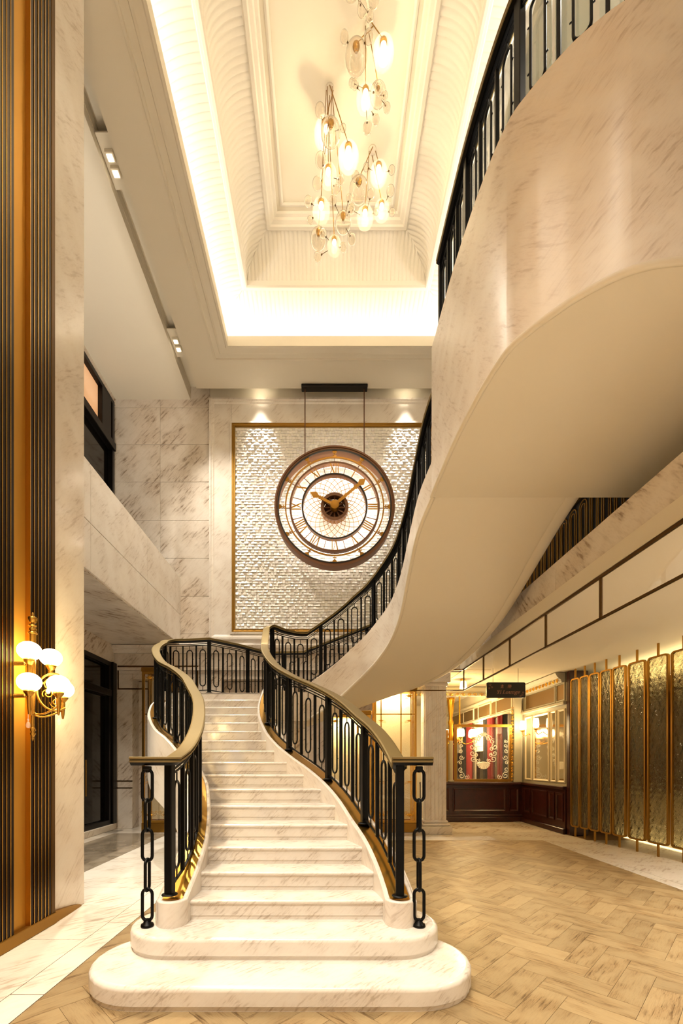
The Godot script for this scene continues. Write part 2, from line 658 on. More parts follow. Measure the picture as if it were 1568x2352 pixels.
func glow(called: String, colour: Color, e: float) -> void:
	var m := mat(called, Color(0.9, 0.88, 0.84), 0.5)
	m.emission_enabled = true
	m.emission = colour
	m.emission_energy_multiplier = e

# ------------------------------------------------------------------ floor
func build_floor() -> void:
	var fl := struct("floor", "beige herringbone stone and pale marble floor of the hall", "floor")
	var b := MB.new()
	b.bb(V(-5.3, -0.25, -3.2), V(6.4, -0.014, 18.0))
	part(fl, "bed", b, M.grout)
	# herringbone
	var w := 0.185
	var l := w * 3.0
	var x0 := -1.865
	var x1 := 4.305
	var d0 := 0.6
	var d1 := 8.65
	var region := PackedVector2Array([Vector2(x0, d0), Vector2(x1, d0), Vector2(x1, d1), Vector2(x0, d1)])
	var items := []
	var c45 := cos(PI / 4)
	for i in range(-70, 71):
		for j in range(-34, 35):
			for o in 2:
				# herringbone of 3:1 planks on a square lattice of step w
				var px: float
				var py: float
				var q := Rect2()
				px = (i + j * 3.0) * w
				py = (i - j * 3.0) * w
				if o == 0:
					q = Rect2(px, py, l, w)
				else:
					q = Rect2(px, py + w, w, l)
				var pl := PackedVector2Array()
				var gp := 0.0011
				for k in [Vector2(q.position.x + gp, q.position.y + gp), Vector2(q.end.x - gp, q.position.y + gp), q.end - Vector2(gp, gp), Vector2(q.position.x + gp, q.end.y - gp)]:
					pl.append(Vector2((k.x - k.y) * c45 + 1.2, (k.x + k.y) * c45 + 3.0))
				var mid := (pl[0] + pl[2]) * 0.5
				if mid.x < x0 - 0.6 or mid.x > x1 + 0.6 or mid.y < d0 - 0.6 or mid.y > d1 + 0.6:
					continue
				items.append([pl, mid, o])
	items.sort_custom(func(p, q): return show_key(p[1]) < show_key(q[1]))
	var rng := RandomNumberGenerator.new()
	rng.seed = 5
	var rest := []
	for k in 4:
		rest.append([])
	var made := 0
	for it in items:
		var cut := Geometry2D.intersect_polygons(it[0], region)
		var variant := rng.randi() % 8
		if cut.is_empty():
			continue
		if made < 290 and it[1].y > 2.2:
			made += 1
			var t := MB.new()
			var turn := PI / 4 if it[2] == 0 else -PI / 4
			var at: Vector2 = it[1]
			var lo := PackedVector2Array()
			for p in cut[0]:
				lo.append((p - at).rotated(-turn))
			tile_body(t, lo)
			place(fl, "tile", t.mesh(), M["stone_tile_%d" % variant], Transform3D(Basis(Vector3.UP, turn), V(at.x, 0, at.y)))
		else:
			rest[variant % 4].append([cut[0], it[2]])
	for k in 4:
		var t := MB.new()
		for r in rest[k]:
			var pl: PackedVector2Array = r[0]
			t.extrude(pl, -0.013, 0.0, Transform3D(Basis(Vector3(1, 0, 0), Vector3(0, 0, -1), Vector3(0, 1, 0)), Vector3.ZERO))
		var o := part(fl, "tile_field", t, M["stone_tile_%d" % (k * 2)])
		o.set_meta("kind", "stuff")
	# pale marble slabs at the border and in the corridor
	var slabs := []
	for k in 9:
		slabs.append([-2.095, -1.872, -1.0 + k * 1.3, 0.29 + k * 1.3, "marble_floor"])
	for k in 7:
		slabs.append([-3.40, -2.10, -1.0 + k * 1.6, 0.595 + k * 1.6, "marble_floor"])
	for k in 7:
		slabs.append([-4.62, -3.405, -1.0 + k * 1.5, 0.495 + k * 1.5, "marble_grey"])
	slabs.append([-5.3, -4.625, -1.0, 4.0, "marble_floor"])
	slabs.append([-5.3, -4.625, 4.005, 10.0, "marble_floor"])
	slabs.append([-5.3, -2.3, 9.505, 12.5, "marble_floor"])
	slabs.append([-2.295, 1.2, 8.655, 12.5, "marble_floor"])
	slabs.append([1.205, 5.2, 8.655, 9.62, "marble_floor"])
	slabs.append([1.205, 2.9, 9.625, 12.5, "marble_floor"])
	slabs.append([2.905, 4.9, 9.625, 11.3, "marble_wall"])
	slabs.append([4.905, 5.3, 9.625, 11.4, "marble_floor"])
	for k in 6:
		slabs.append([4.50, 6.3, -1.0 + k * 1.61, 0.605 + k * 1.61, "marble_floor"])
		slabs.append([4.31, 4.495, -1.0 + k * 1.61, 0.605 + k * 1.61, "marble_floor"])
	slabs.append([-1.867, 4.305, -3.0, 0.595, "marble_floor"])
	slabs.append([-5.3, 6.3, 12.505, 18.0, "dark_wood"])
	for s in slabs:
		var t := MB.new()
		t.bb(V(s[0], -0.013, s[2]), V(s[1], 0.0, s[3]))
		part(fl, "marble_slab", t, M[s[4]])

func show_key(p: Vector2) -> float:
	# how far a spot of the floor is from the part of the floor in frame
	var x := p.x / maxf(p.y, 0.2)
	return p.y + (20.0 if p.y < 2.3 or x > 0.9 or x < -0.8 else 0.0) + (6.0 if p.x > -1.5 and p.x < 0.4 and p.y > 2.9 and p.y < 8.0 else 0.0)

func tile_body(t: MB, pl: PackedVector2Array) -> void:
	# local x, depth -> x, -z; a tiny chamfer round the top
	if Geometry2D.is_polygon_clockwise(pl):
		pl = pl.duplicate()
		pl.reverse()
	var top := []
	for p in pl:
		top.append(Vector3(p.x, 0.0, -p.y))
	t.poly(top, Vector3.UP)
	for i in pl.size():
		var p := pl[i]
		var q := pl[(i + 1) % pl.size()]
		t.poly([Vector3(p.x, 0, -p.y), Vector3(q.x, 0, -q.y), Vector3(q.x, -0.013, -q.y), Vector3(p.x, -0.013, -p.y)], Vector3(q.y - p.y, 0, q.x - p.x))

# ------------------------------------------------------------------ walls
func panel_box(parent: Node3D, called: String, a: Vector3, e: Vector3, m: Material, ch := 0.004) -> void:
	var b := MB.new()
	b.bb(a, e, ch)
	part(parent, called, b, m)

func build_walls() -> void:
	# far wall with the mosaic
	var wb := struct("wall_back", "marble wall that carries the pearl mosaic", "wall", V(0, 3.5, 10.2))
	var b := MB.new()
	b.bb(V(-5.4, 3.5, 10.23), V(6.4, 10.6, 10.5))
	b.bb(V(-5.4, 0, 10.55), V(1.9, 3.5, 10.75))
	part(wb, "wall_core", b, M.marble_wall)
	var ys := [10.6, 9.86, 9.0, 8.12, 7.22, 6.33, 5.44, 4.56, 3.62]
	var xs := [[-5.3, -3.88], [-3.876, -2.715]]
	var odd := 0
	for i in ys.size() - 1:
		for x in xs:
			odd += 1
			panel_box(wb, "marble_panel", V(x[0], ys[i + 1] + 0.003, 10.2), V(x[1], ys[i] - 0.003, 10.235), M.marble_wall if odd % 2 else M.marble_wall_b)
	for i in ys.size() - 1:
		panel_box(wb, "marble_panel", V(3.06, ys[i + 1] + 0.003, 10.2), V(4.7, ys[i] - 0.003, 10.235), M.marble_wall)
		panel_box(wb, "marble_panel", V(4.703, ys[i + 1] + 0.003, 10.2), V(6.3, ys[i] - 0.003, 10.235), M.marble_wall_b)
	# marble surround of the mosaic
	panel_box(wb, "surround", V(-2.71, 4.42, 10.16), V(-2.2, 10.02, 10.235), M.marble)
	panel_box(wb, "surround", V(2.54, 4.42, 10.16), V(3.05, 10.02, 10.235), M.marble)
	panel_box(wb, "surround", V(-2.197, 9.47, 10.16), V(2.537, 10.02, 10.235), M.marble)
	panel_box(wb, "surround", V(-2.197, 4.42, 10.16), V(2.537, 4.57, 10.235), M.marble)
	panel_box(wb, "surround", V(-2.71, 10.025, 10.19), V(3.05, 10.6, 10.235), M.plaster)
	b = MB.new()
	var cn := [V(-2.71, 4.42, 10.16), V(3.05, 4.42, 10.16), V(3.05, 10.02, 10.16), V(-2.71, 10.02, 10.16)]
	frame_loop(b, cn, Vector3(0, 0, 1), [Vector2(-0.11, 0), Vector2(0.0, 0), Vector2(0.0, 0.05), Vector2(-0.04, 0.05), Vector2(-0.05, 0.03), Vector2(-0.085, 0.022)])
	part(wb, "moulding", b, M.marble)
	b = MB.new()
	cn = [V(-2.17, 4.60, 10.16), V(2.51, 4.60, 10.16), V(2.51, 9.43, 10.16), V(-2.17, 9.43, 10.16)]
	frame_loop(b, cn, Vector3(0, 0, 1), [Vector2(0.02, 0), Vector2(0.06, 0), Vector2(0.06, 0.03), Vector2(0.02, 0.035)])
	part(wb, "moulding", b, M.marble)
	b = MB.new()
	frame_loop(b, cn, Vector3(0, 0, 1), [Vector2(-0.05, -0.06), Vector2(0.02, -0.06), Vector2(0.02, 0.028), Vector2(-0.005, 0.028), Vector2(-0.02, 0.012), Vector2(-0.05, 0.012)])
	part(wb, "brass_frame", b, M.brass_satin)
	# string course and beam under the mosaic
	b = MB.new()
	b.sweep([V(-5.2, 4.2, 10.2), V(2.6, 4.2, 10.2)], [Vector2(-0.01, -0.1), Vector2(0.05, -0.1), Vector2(0.07, -0.02), Vector2(0.14, 0.0), Vector2(0.16, 0.06), Vector2(0.05, 0.1), Vector2(0.0, 0.22), Vector2(-0.01, 0.22)])
	part(wb, "string_course", b, M.marble)
	b = MB.new()
	b.sweep([V(-5.2, 3.7, 10.2), V(1.9, 3.7, 10.2)], [Vector2(-0.01, 0), Vector2(0.05, 0), Vector2(0.05, 0.05), Vector2(0.02, 0.08), Vector2(-0.01, 0.08)])
	part(wb, "string_course", b, M.marble_wall)
	# bronze line let into the beam beside the corridor
	b = MB.new()
	frame_loop(b, [V(-4.86, 3.27, 10.199), V(-3.0, 3.27, 10.199), V(-3.0, 3.80, 10.199), V(-4.86, 3.80, 10.199)], Vector3(0, 0, 1), rect_prof(0.028, 0.012, -0.014, -0.004))
	part(wb, "bronze_inlay", b, M.brass_dark)
	# piers below
	var px := [[-5.2, -4.53], [-3.15, -2.45], [-1.2, -0.75], [0.1, 0.5], [1.62, 1.9]]
	for p in px:
		panel_box(wb, "pier", V(p[0], 0, 10.2), V(p[1], 3.62, 10.55), M.marble_wall, 0.006)
	b = MB.new()
	b.bb(V(-5.2, 0.94, 10.192), V(-4.53, 0.965, 10.21))
	b.bb(V(-5.2, 1.10, 10.192), V(-4.53, 1.125, 10.21))
	part(wb, "bronze_inlay", b, M.brass_dark)
	# mosaic
	var mo := thing("pearl_mosaic", "shimmering mosaic of small pearl tiles in a thin brass frame behind the clock", "mosaic", V(0.17, 4.6, 10.2))
	b = MB.new()
	b.bb(V(-2.13, 4.63, 10.178), V(2.47, 9.40, 10.228))
	part(mo, "backing", b, M.cream_panel)
	b = MB.new()
	b.col = Color(1, 1, 1)
	var rng := RandomNumberGenerator.new()
	rng.seed = 77
	var s := 0.066
	var rows := int(4.72 / s)
	for iy in rows:
		var y := 4.665 + iy * s
		var x := -2.105 + (s * 0.5 if iy % 2 else 0.0)
		var k_col := rng.randi() % 2
		while x < 2.45 - s * 0.4:
			k_col += 1
			var w: float = s * (1.0 if rng.randf() < 0.85 else 0.5)
			var tone := 0.82 + rng.randf() * 0.08 - (0.10 if rng.randf() < 0.10 else 0.0)
			b.col = Color(tone, tone * (0.965 + rng.randf() * 0.02), tone * (0.90 + rng.randf() * 0.05))
			var tx := (rng.randf() - 0.5) * 0.008
			var ty := (rng.randf() - 0.5) * 0.014 - 0.007
			var f := (0.024 if (iy + k_col) % 3 else 0.014) + rng.randf() * 0.006
			var gp := 0.002
			var xa := x + gp
			var xb := minf(x + w - gp, 2.46)
			var ya := y + gp
			var yb := y + s - gp
			var z := 10.178
			var p := [V(xa, ya, z - f + tx + ty), V(xb, ya, z - f - tx + ty), V(xb, yb, z - f - tx - ty), V(xa, yb, z - f + tx - ty)]
			var q := [V(xa, ya, z), V(xb, ya, z), V(xb, yb, z), V(xa, yb, z)]
			b.poly(p, Vector3(0, 0, 1))
			for k in 4:
				b.poly([p[k], p[(k + 1) % 4], q[(k + 1) % 4], q[k]], p[k] + p[(k + 1) % 4] - p[(k + 2) % 4] - p[(k + 3) % 4])
			x += w
	var tiles := part(mo, "mosaic_tiles", b, M.pearl)
	tiles.set_meta("kind", "stuff")

	# corridor side: outer wall with doors below and windows above
	var wl := struct("wall_left", "outer wall with bronze glazed doors and windows", "wall", V(-5.0, 0, 7.0))
	b = MB.new()
	b.bb(V(-5.4, 0.0, 4.6), V(-5.05, 10.6, 10.5))
	b.bb(V(-5.4, 3.85, 4.6), V(-4.95, 4.6, 10.2))
	b.bb(V(-5.05, 9.9, 4.6), V(-4.92, 10.6, 10.2))
	part(wl, "wall_core", b, M.marble_wall)
	b = MB.new()
	b.bb(V(-5.05, 0, 4.6), V(-4.86, 0.14, 9.98), 0.01)
	part(wl, "sill", b, M.marble_floor)
	panel_box(wl, "pier", V(-5.05, 0, 9.98), V(-4.9, 3.85, 10.2), M.marble_wall)
	for k in 3:
		var dr := struct("door_%d" % (k + 1), "dark bronze glazed door with a transom in the corridor", "door", V(-4.98, 0.14, 9.4 - k * 1.6))
		var da := 8.75 - k * 1.62
		var de := da + 1.2
		b = MB.new()
		frame_loop(b, [V(-5.0, 0.14, da), V(-5.0, 0.14, de), V(-5.0, 3.84, de), V(-5.0, 3.84, da)], Vector3(1, 0, 0), rect_prof(0.1, 0.14, -0.1, -0.04))
		b.bb(V(-5.04, 3.05, da), V(-4.88, 3.2, de), 0.01)
		part(dr, "door_frame", b, M.bronze_dark)
		panel_box(dr, "door_pane", V(-5.02, 0.24, da + 0.1), V(-5.0, 3.05, de - 0.1), M.dark_glass, 0.0)
		panel_box(dr, "transom_pane", V(-5.02, 3.2, da + 0.1), V(-5.0, 3.74, de - 0.1), M.dark_glass, 0.0)
		b = MB.new()
		b.tube([V(-4.93, 0.85, da + 0.2), V(-4.93, 1.6, da + 0.2)], 0.016, 8)
		part(dr, "door_handle", b, M.brass_satin)
		panel_box(dr, "jamb", V(-5.05, 0.14, de + 0.01), V(-4.86, 3.85, de + 0.19), M.bronze_dark, 0.01)
	for k in 3:
		var wn := struct("window_%d" % (k + 1), "dark bronze framed window with a warm lit transom above the parapet", "window", V(-5.0, 5.5, 9.4 - k * 1.7))
		var da := 8.7 - k * 1.45
		var de := da + 1.4
		b = MB.new()
		frame_loop(b, [V(-5.0, 5.2, da), V(-5.0, 5.2, de), V(-5.0, 9.9, de), V(-5.0, 9.9, da)], Vector3(1, 0, 0), rect_prof(0.09, 0.14, -0.09, -0.04))
		b.bb(V(-5.04, 8.75, da), V(-4.86, 8.93, de), 0.01)
		b.bb(V(-5.04, 8.9, da + 0.85), V(-4.9, 9.9, da + 1.25), 0.01)
		part(wn, "window_frame", b, M.bronze_dark)
		panel_box(wn, "pane", V(-5.02, 5.29, da + 0.09), V(-5.0, 8.75, de - 0.09), M.dark_glass, 0.0)
		panel_box(wn, "transom_pane", V(-5.02, 8.93, da + 0.09), V(-5.0, 9.81, de - 0.09), M.window_glow, 0.0)

	# parapet of the upper corridor and its soffit
	var pa := struct("parapet", "marble faced parapet of the upper corridor", "parapet", V(-3.4, 4.3, 7.5))
	b = MB.new()
	b.bb(V(-3.62, 4.3, 4.3), V(-3.43, 5.84, 10.2))
	b.bb(V(-5.05, 4.32, 4.3), V(-3.5, 4.75, 10.2))
	part(pa, "parapet_core", b, M.marble)
	for k in 3:
		panel_box(pa, "marble_panel", V(-3.44, 4.3, 4.3 + k * 2.0), V(-3.4, 5.0, 6.296 + k * 2.0 - (0.1 if k == 2 else 0.0)), M.marble)
		panel_box(pa, "marble_panel", V(-3.62, 5.006, 4.3 + k * 2.0), V(-3.4, 5.86, 6.296 + k * 2.0 - (0.1 if k == 2 else 0.0)), M.marble)
	for k in 5:
		panel_box(pa, "soffit_panel", V(-5.04, 4.28, 4.3 + k * 1.2), V(-3.43, 4.325, 5.495 + k * 1.2 - (0.1 if k == 4 else 0.0)), M.marble_wall)

	# brass and marble pier in the hall
	var wp := struct("wall_front", "fluted brass panelling beside a marble pier", "wall", V(-2.6, 0, 4.0))
	b = MB.new()
	b.bb(V(-3.6, 0, -3.2), V(-2.655, 10.2, 4.16))
	part(wp, "wall_core", b, M.brass)
	panel_box(wp, "marble_pier", V(-3.6, 0, 4.19), V(-2.645, 10.2, 4.77), M.marble, 0.006)
	panel_box(wp, "bronze_edge", V(-2.75, 0, 4.13), V(-2.6, 10.15, 4.188), M.brass_dark, 0.004)
	var fd := [4.105, 4.055, 4.005, 3.955, 3.905, 3.855]
	var fl2 := []
	for k in 7:
		fl2.append(3.615 - k * 0.046)
	for bay in 3:
		for d in fd:
			flute(wp, d - bay * 0.98)
		if bay > 0:
			for d in fl2:
				flute(wp, d + 0.98 - bay * 0.98)
		panel_box(wp, "brass_panel", V(-2.75, 0.1, 3.63 - bay * 0.98), V(-2.64, 10.15, 3.83 - bay * 0.98), M.brass_panel, 0.003)
	for bay in 4:
		panel_box(wp, "brass_backing", V(-2.7, 0.1, 3.84 - bay * 0.98), V(-2.607, 10.15, 4.128 - bay * 0.98), M.brass, 0.0)
		panel_box(wp, "brass_backing", V(-2.7, 0.1, 3.31 - bay * 0.98), V(-2.607, 10.15, 3.628 - bay * 0.98), M.brass, 0.0)
	b = MB.new()
	b.bb(V(-2.72, 0, -3.2), V(-2.585, 0.105, 4.19), 0.006)
	part(wp, "brass_skirting", b, M.brass_satin)
	# skirting that sweeps down along the pier
	b = MB.new()
	var rows2 := []
	for i in 13:
		var t := i / 12.0
		var d := 4.19 + 0.50 * t
		var h := 0.10 * pow(1.0 - t, 0.65) + 0.012
		var x := -2.60 - 0.03 * t * t
		rows2.append(PackedVector3Array([V(-2.66, 0, d), V(x, 0, d), V(x, h, d), V(-2.66, h, d)]))
	b.prism(rows2)
	part(wp, "brass_skirting", b, M.brass_satin)
	# end wall behind the camera and far closing walls
	var we := struct("wall_rear", "plaster wall closing the hall", "wall", V(0, 0, -3.2))
	b = MB.new()
	b.bb(V(-5.4, -0.2, -3.4), V(6.6, 10.4, -3.2))
	part(we, "wall_core", b, M.marble)
	var wr := struct("wall_right", "cream wall behind the cast glass screens", "wall", V(6.2, 0, 5))
	b = MB.new()
	b.bb(V(6.2, -0.2, -3.2), V(6.5, 3.6, 9.3))
	b.bb(V(6.2, 3.6, -3.2), V(6.5, 10.6, 10.5))
	part(wr, "wall_core", b, M.plaster)
	panel_box(wr, "dark_panel", V(6.12, 1.0, 2.0), V(6.2, 3.1, 9.0), M.screen_back, 0.005)
	for k in 60:
		var d := 6.2 + k * 0.045
		panel_box(wr, "slat", V(6.09, 1.02, d), V(6.12, 3.08, d + 0.02), M.bronze_paint, 0.0)

func flute(wp: Node3D, d: float) -> void:
	var b := MB.new()
	b.box(V(-2.665, 5.12, d), Vector3(0.13, 10.05, 0.036), Basis(), 0.003)
	part(wp, "flute", b, M.flute_bronze)
	b = MB.new()
	b.box(V(-2.66, 5.12, d - 0.024), Vector3(0.128, 10.05, 0.007))
	part(wp, "fillet", b, M.brass)

# ------------------------------------------------------------------ ceiling
func side_cove(b: MB, a: Vector3, e: Vector3, inward: Vector3, prof: Array, pitch: float, depth: float) -> void:
	# ribbed cove along a..e at profile (inset, height); columns clamp to the mitres
	var along := (e - a).normalized()
	var len_ := a.distance_to(e)
	var nr := int(len_ / pitch)
	var pw := len_ / nr
	var us := []
	for k in nr:
		us.append([k * pw + pw * 0.0, 1.0])
		us.append([k * pw + pw * 0.12, 0.0])
		us.append([k * pw + pw * 0.50, -0.25])
		us.append([k * pw + pw * 0.88, 0.0])
	us.append([len_, 1.0])
	var rows := []
	for j in prof.size():
		var p: Vector2 = prof[j]
		var tg: Vector2 = (prof[mini(j + 1, prof.size() - 1)] - prof[maxi(j - 1, 0)]).normalized()
		var nn := inward * tg.y - Vector3.UP * tg.x
		var row := PackedVector3Array()
		for u in us:
			var uu := clampf(u[0], p.x, len_ - p.x)
			row.append(a + along * uu + inward * p.x + Vector3.UP * p.y - nn * depth * u[1])
		rows.append(row)
	b.grid(rows, inward * 1.0 - Vector3.UP)

func build_ceiling() -> void:
	var ce := struct("ceiling", "cream coffered ceiling with ribbed cove over the hall", "ceiling", V(0, 10.05, 4))
	var y := 10.05
	var xl := -2.0
	var xr := 2.4
	var dn := 0.2
	var df := 8.85
	var b := MB.new()
	b.bb(V(-5.4, y, -3.4), V(-3.17, y + 0.2, 10.5))
	b.bb(V(-2.94, y, -3.4), V(xl, y + 0.13, 9.9))
	b.bb(V(xr, y, -3.4), V(6.5, y + 0.13, 9.9))
	b.bb(V(xl, y, df), V(xr, y + 0.13, 9.9))
	b.bb(V(xl, y, -3.4), V(xr, y + 0.13, dn))
	part(ce, "ceiling_plate", b, M.ceiling_paint)
	b = MB.new()
	b.bb(V(-3.3, y + 0.3, -3.4), V(-2.8, y + 0.4, 10.5))
	b.bb(V(-2.96, y + 0.125, -3.4), V(-2.9, y + 0.32, 9.9))
	b.bb(V(-3.2, y + 0.15, -3.4), V(-3.165, y + 0.32, 10.2))
	b.bb(V(-2.95, y + 0.45, 9.7), V(6.5, y + 0.55, 10.5))
	b.bb(V(-2.95, y + 0.12, 9.8), V(6.5, y + 0.5, 9.9))
	b.bb(V(-3.0, y + 0.3, 9.75), V(-2.9, y + 0.5, 10.3))
	part(ce, "light_slot", b, M.ceiling_paint)
	# roof over the coffer
	b = MB.new()
	b.bb(V(xl - 0.8, 11.6, dn - 0.8), V(xr + 0.8, 11.75, df + 0.8))
	b.bb(V(xl - 0.8, y + 0.1, dn - 0.8), V(xl - 0.5, 11.6, df + 0.8))
	b.bb(V(xr + 0.5, y + 0.1, dn - 0.8), V(xr + 0.8, 11.6, df + 0.8))
	b.bb(V(xl - 0.5, y + 0.1, dn - 0.8), V(xr + 0.5, 11.6, dn - 0.5))
	b.bb(V(xl - 0.5, y + 0.1, df + 0.5), V(xr + 0.5, 11.6, df + 0.8))
	part(ce, "roof_box", b, M.ceiling_paint)
	# mouldings round the opening
	var dwn := Vector3.DOWN
	var cn := [V(xl, y, dn), V(xr, y, dn), V(xr, y, df), V(xl, y, df)]
	b = MB.new()
	frame_loop(b, cn, dwn, [Vector2(-0.008, -0.16), Vector2(0.10, -0.16), Vector2(0.21, 0.0), Vector2(0.20, 0.022), Vector2(0.16, 0.03), Vector2(0.05, 0.03), Vector2(0.03, 0.045), Vector2(-0.008, 0.045)])
	part(ce, "moulding", b, M.ceiling_paint)
	b = MB.new()
	frame_loop(b, cn, dwn, [Vector2(0.31, 0.0), Vector2(0.36, 0.0), Vector2(0.355, 0.015), Vector2(0.32, 0.02)])
	part(ce, "moulding", b, M.ceiling_paint)
	# lower ribbed cove, starting behind the lip
	var o := 0.30
	var ca := [V(xl - o, 0, dn - o), V(xr + o, 0, dn - o), V(xr + o, 0, df + o), V(xl - o, 0, df + o)]
	var prof := []
	for k in 11:
		var t := k / 10.0
		var an := t * PI * 0.5
		prof.append(Vector2((1.0 - cos(an)) * 0.72, 10.18 + sin(an) * 0.56))
	var inw := [Vector3(0, 0, -1), Vector3(-1, 0, 0), Vector3(0, 0, 1), Vector3(1, 0, 0)]
	for k in 4:
		b = MB.new()
		side_cove(b, ca[k], ca[(k + 1) % 4], inw[k], prof, 0.085, 0.012)
		part(ce, "ribbed_cove", b, M.cove_paint)
	# cornice between the coves
	var q := 0.42
	var cb := [V(xl + q, 10.74, dn + q), V(xr - q, 10.74, dn + q), V(xr - q, 10.74, df - q), V(xl + q, 10.74, df - q)]
	b = MB.new()
	frame_loop(b, cb, dwn, [Vector2(0.05, -0.06), Vector2(0.05, 0.0), Vector2(0.03, 0.025), Vector2(0.0, 0.03), Vector2(-0.01, 0.05), Vector2(-0.05, 0.055), Vector2(-0.07, 0.03), Vector2(-0.07, -0.06)])
	part(ce, "cornice", b, M.cove_paint)
	# upper ribbed vault
	var pu := []
	for k in 11:
		var t := k / 10.0
		var an := t * PI * 0.5
		pu.append(Vector2((1.0 - cos(an)) * 0.50, 10.74 + sin(an) * 0.50))
	var q2 := 0.48
	var cc := [V(xl + q2, 0, dn + q2), V(xr - q2, 0, dn + q2), V(xr - q2, 0, df - q2), V(xl + q2, 0, df - q2)]
	for k in 4:
		b = MB.new()
		side_cove(b, cc[k], cc[(k + 1) % 4], inw[k], pu, 0.075, 0.011)
		part(ce, "ribbed_vault", b, M.cove_paint)
	# frame of the top panel
	var q3 := 0.96
	var cd := [V(xl + q3, 11.25, dn + q3), V(xr - q3, 11.25, dn + q3), V(xr - q3, 11.25, df - q3), V(xl + q3, 11.25, df - q3)]
	b = MB.new()
	frame_loop(b, cd, dwn, [Vector2(0.06, -0.1), Vector2(0.06, 0.0), Vector2(0.02, 0.035), Vector2(-0.03, 0.035), Vector2(-0.05, 0.015), Vector2(-0.10, 0.0), Vector2(-0.12, -0.03), Vector2(-0.16, -0.04), Vector2(-0.18, -0.06), Vector2(-0.18, -0.1)])
	part(ce, "top_moulding", b, M.cove_paint)
	b = MB.new()
	frame_loop(b, cd, dwn, [Vector2(-0.24, -0.07), Vector2(-0.24, -0.055), Vector2(-0.27, -0.045), Vector2(-0.30, -0.055), Vector2(-0.30, -0.07)])
	part(ce, "top_moulding", b, M.cove_paint)
	b = MB.new()
	b.bb(V(xl + q3 - 0.1, 11.315, dn + q3 - 0.1), V(xr - q3 + 0.1, 11.4, df - q3 + 0.1))
	part(ce, "top_panel", b, M.ceiling_paint)
	# light strip hidden behind the lip
	var led := thing("cove_light", "white light strip hidden in the ribbed ceiling cove", "light", V(0.2, 10.2, 4.5))
	var wm := Color(1.0, 0.955, 0.89)
	var e := 0.13
	var strips := [[V(xl - e, 10.20, dn - e), V(xr + e, 10.20, dn - e), Vector3(0, 0, -1)], [V(xr + e, 10.20, dn - e), V(xr + e, 10.20, df + e), Vector3(-1, 0, 0)], [V(xr + e, 10.20, df + e), V(xl - e, 10.20, df + e), Vector3(0, 0, 1)], [V(xl - e, 10.20, df + e), V(xl - e, 10.20, dn - e), Vector3(1, 0, 0)]]
	for s in strips:
		b = MB.new()
		var lo: Vector3 = s[0]
		var hi: Vector3 = s[1]
		b.box((lo + hi) * 0.5, (hi - lo).abs() + Vector3(0.03, 0.02, 0.03))
		part(led, "led_strip", b, M.led_glow)
		var mid: Vector3 = (lo + hi) * 0.5 + Vector3.UP * 0.03
		var len_ := lo.distance_to(hi)
		var al := (hi - lo).normalized()
		area(led, mid, mid + Vector3.UP + s[2] * 0.25, Vector2(0.06, len_), COVE * len_ / 4.4, wm, al)

# ------------------------------------------------------------------ staircase
const STEP_D := [0.0, 2.68, 3.04, 3.40, 3.66, 3.95, 4.30, 4.62, 4.95, 5.28, 5.60, 5.90, 6.20, 6.50, 6.80, 7.08, 7.33, 7.56, 7.78]
var tab_l := [Vector2(3.2, -1.06), Vector2(3.40, -1.06), Vector2(3.66, -1.05), Vector2(3.95, -1.07), Vector2(4.3, -1.14), Vector2(4.62, -1.23), Vector2(4.95, -1.34), Vector2(5.28, -1.50), Vector2(5.7, -1.72), Vector2(6.1, -2.02), Vector2(6.4, -2.29), Vector2(6.9, -2.58), Vector2(7.3, -2.70), Vector2(7.78, -2.75)]
var tab_r := [Vector2(3.2, 0.455), Vector2(3.40, 0.449), Vector2(3.66, 0.405), Vector2(3.95, 0.334), Vector2(4.3, 0.22), Vector2(4.62, 0.11), Vector2(4.95, -0.04), Vector2(5.28, -0.24), Vector2(5.6, -0.475), Vector2(5.9, -0.68), Vector2(6.2, -0.84), Vector2(6.5, -0.955), Vector2(6.8, -1.05), Vector2(7.08, -1.11), Vector2(7.33, -1.14), Vector2(7.56, -1.14), Vector2(7.78, -1.13)]
var ramp_f := [V(-0.34, 7.78, 0), V(-0.05, 7.82, 0), V(0.235, 7.85, 0), V(0.47, 7.83, 0), V(0.68, 7.75, 0), V(0.89, 7.55, 0), V(1.05, 7.2, 0), V(1.12, 6.85, 0), V(1.145, 6.5, 0), V(1.145, 5.95, 0), V(1.15, 5.4, 0), V(1.215, 4.92, 0)]
var ramp_l := [V(-0.44, 9.25, 0), V(0.1, 9.3, 0), V(0.7, 9.35, 0), V(1.3, 9.32, 0), V(1.95, 9.08, 0), V(2.45, 8.5, 0), V(2.67, 7.75, 0), V(2.76, 7.1, 0), V(2.81, 6.6, 0), V(2.86, 5.95, 0), V(2.89, 5.4, 0), V(2.9, 4.9, 0)]
var ramp_soff := [2.28, 2.47, 2.69, 2.90, 3.09, 3.29, 3.49, 3.66, 3.83, 4.13, 4.38, 4.54]
var ramp_rail := [3.90, 4.12, 4.36, 4.58, 4.76, 4.98, 5.15, 5.31, 5.45, 5.66, 5.84, 5.97]
var tab_kd := []

func line_y(d: float) -> float:
	return lerp_table(tab_kd, d)

# the plan points above hold (x, depth, -); this gives them a height
func rp(tab: Array, ys: Array, dy: float) -> Array:
	var o := []
	for i in tab.size():
		o.append(V(tab[i].x, ys[i] + dy, tab[i].y))
	return o

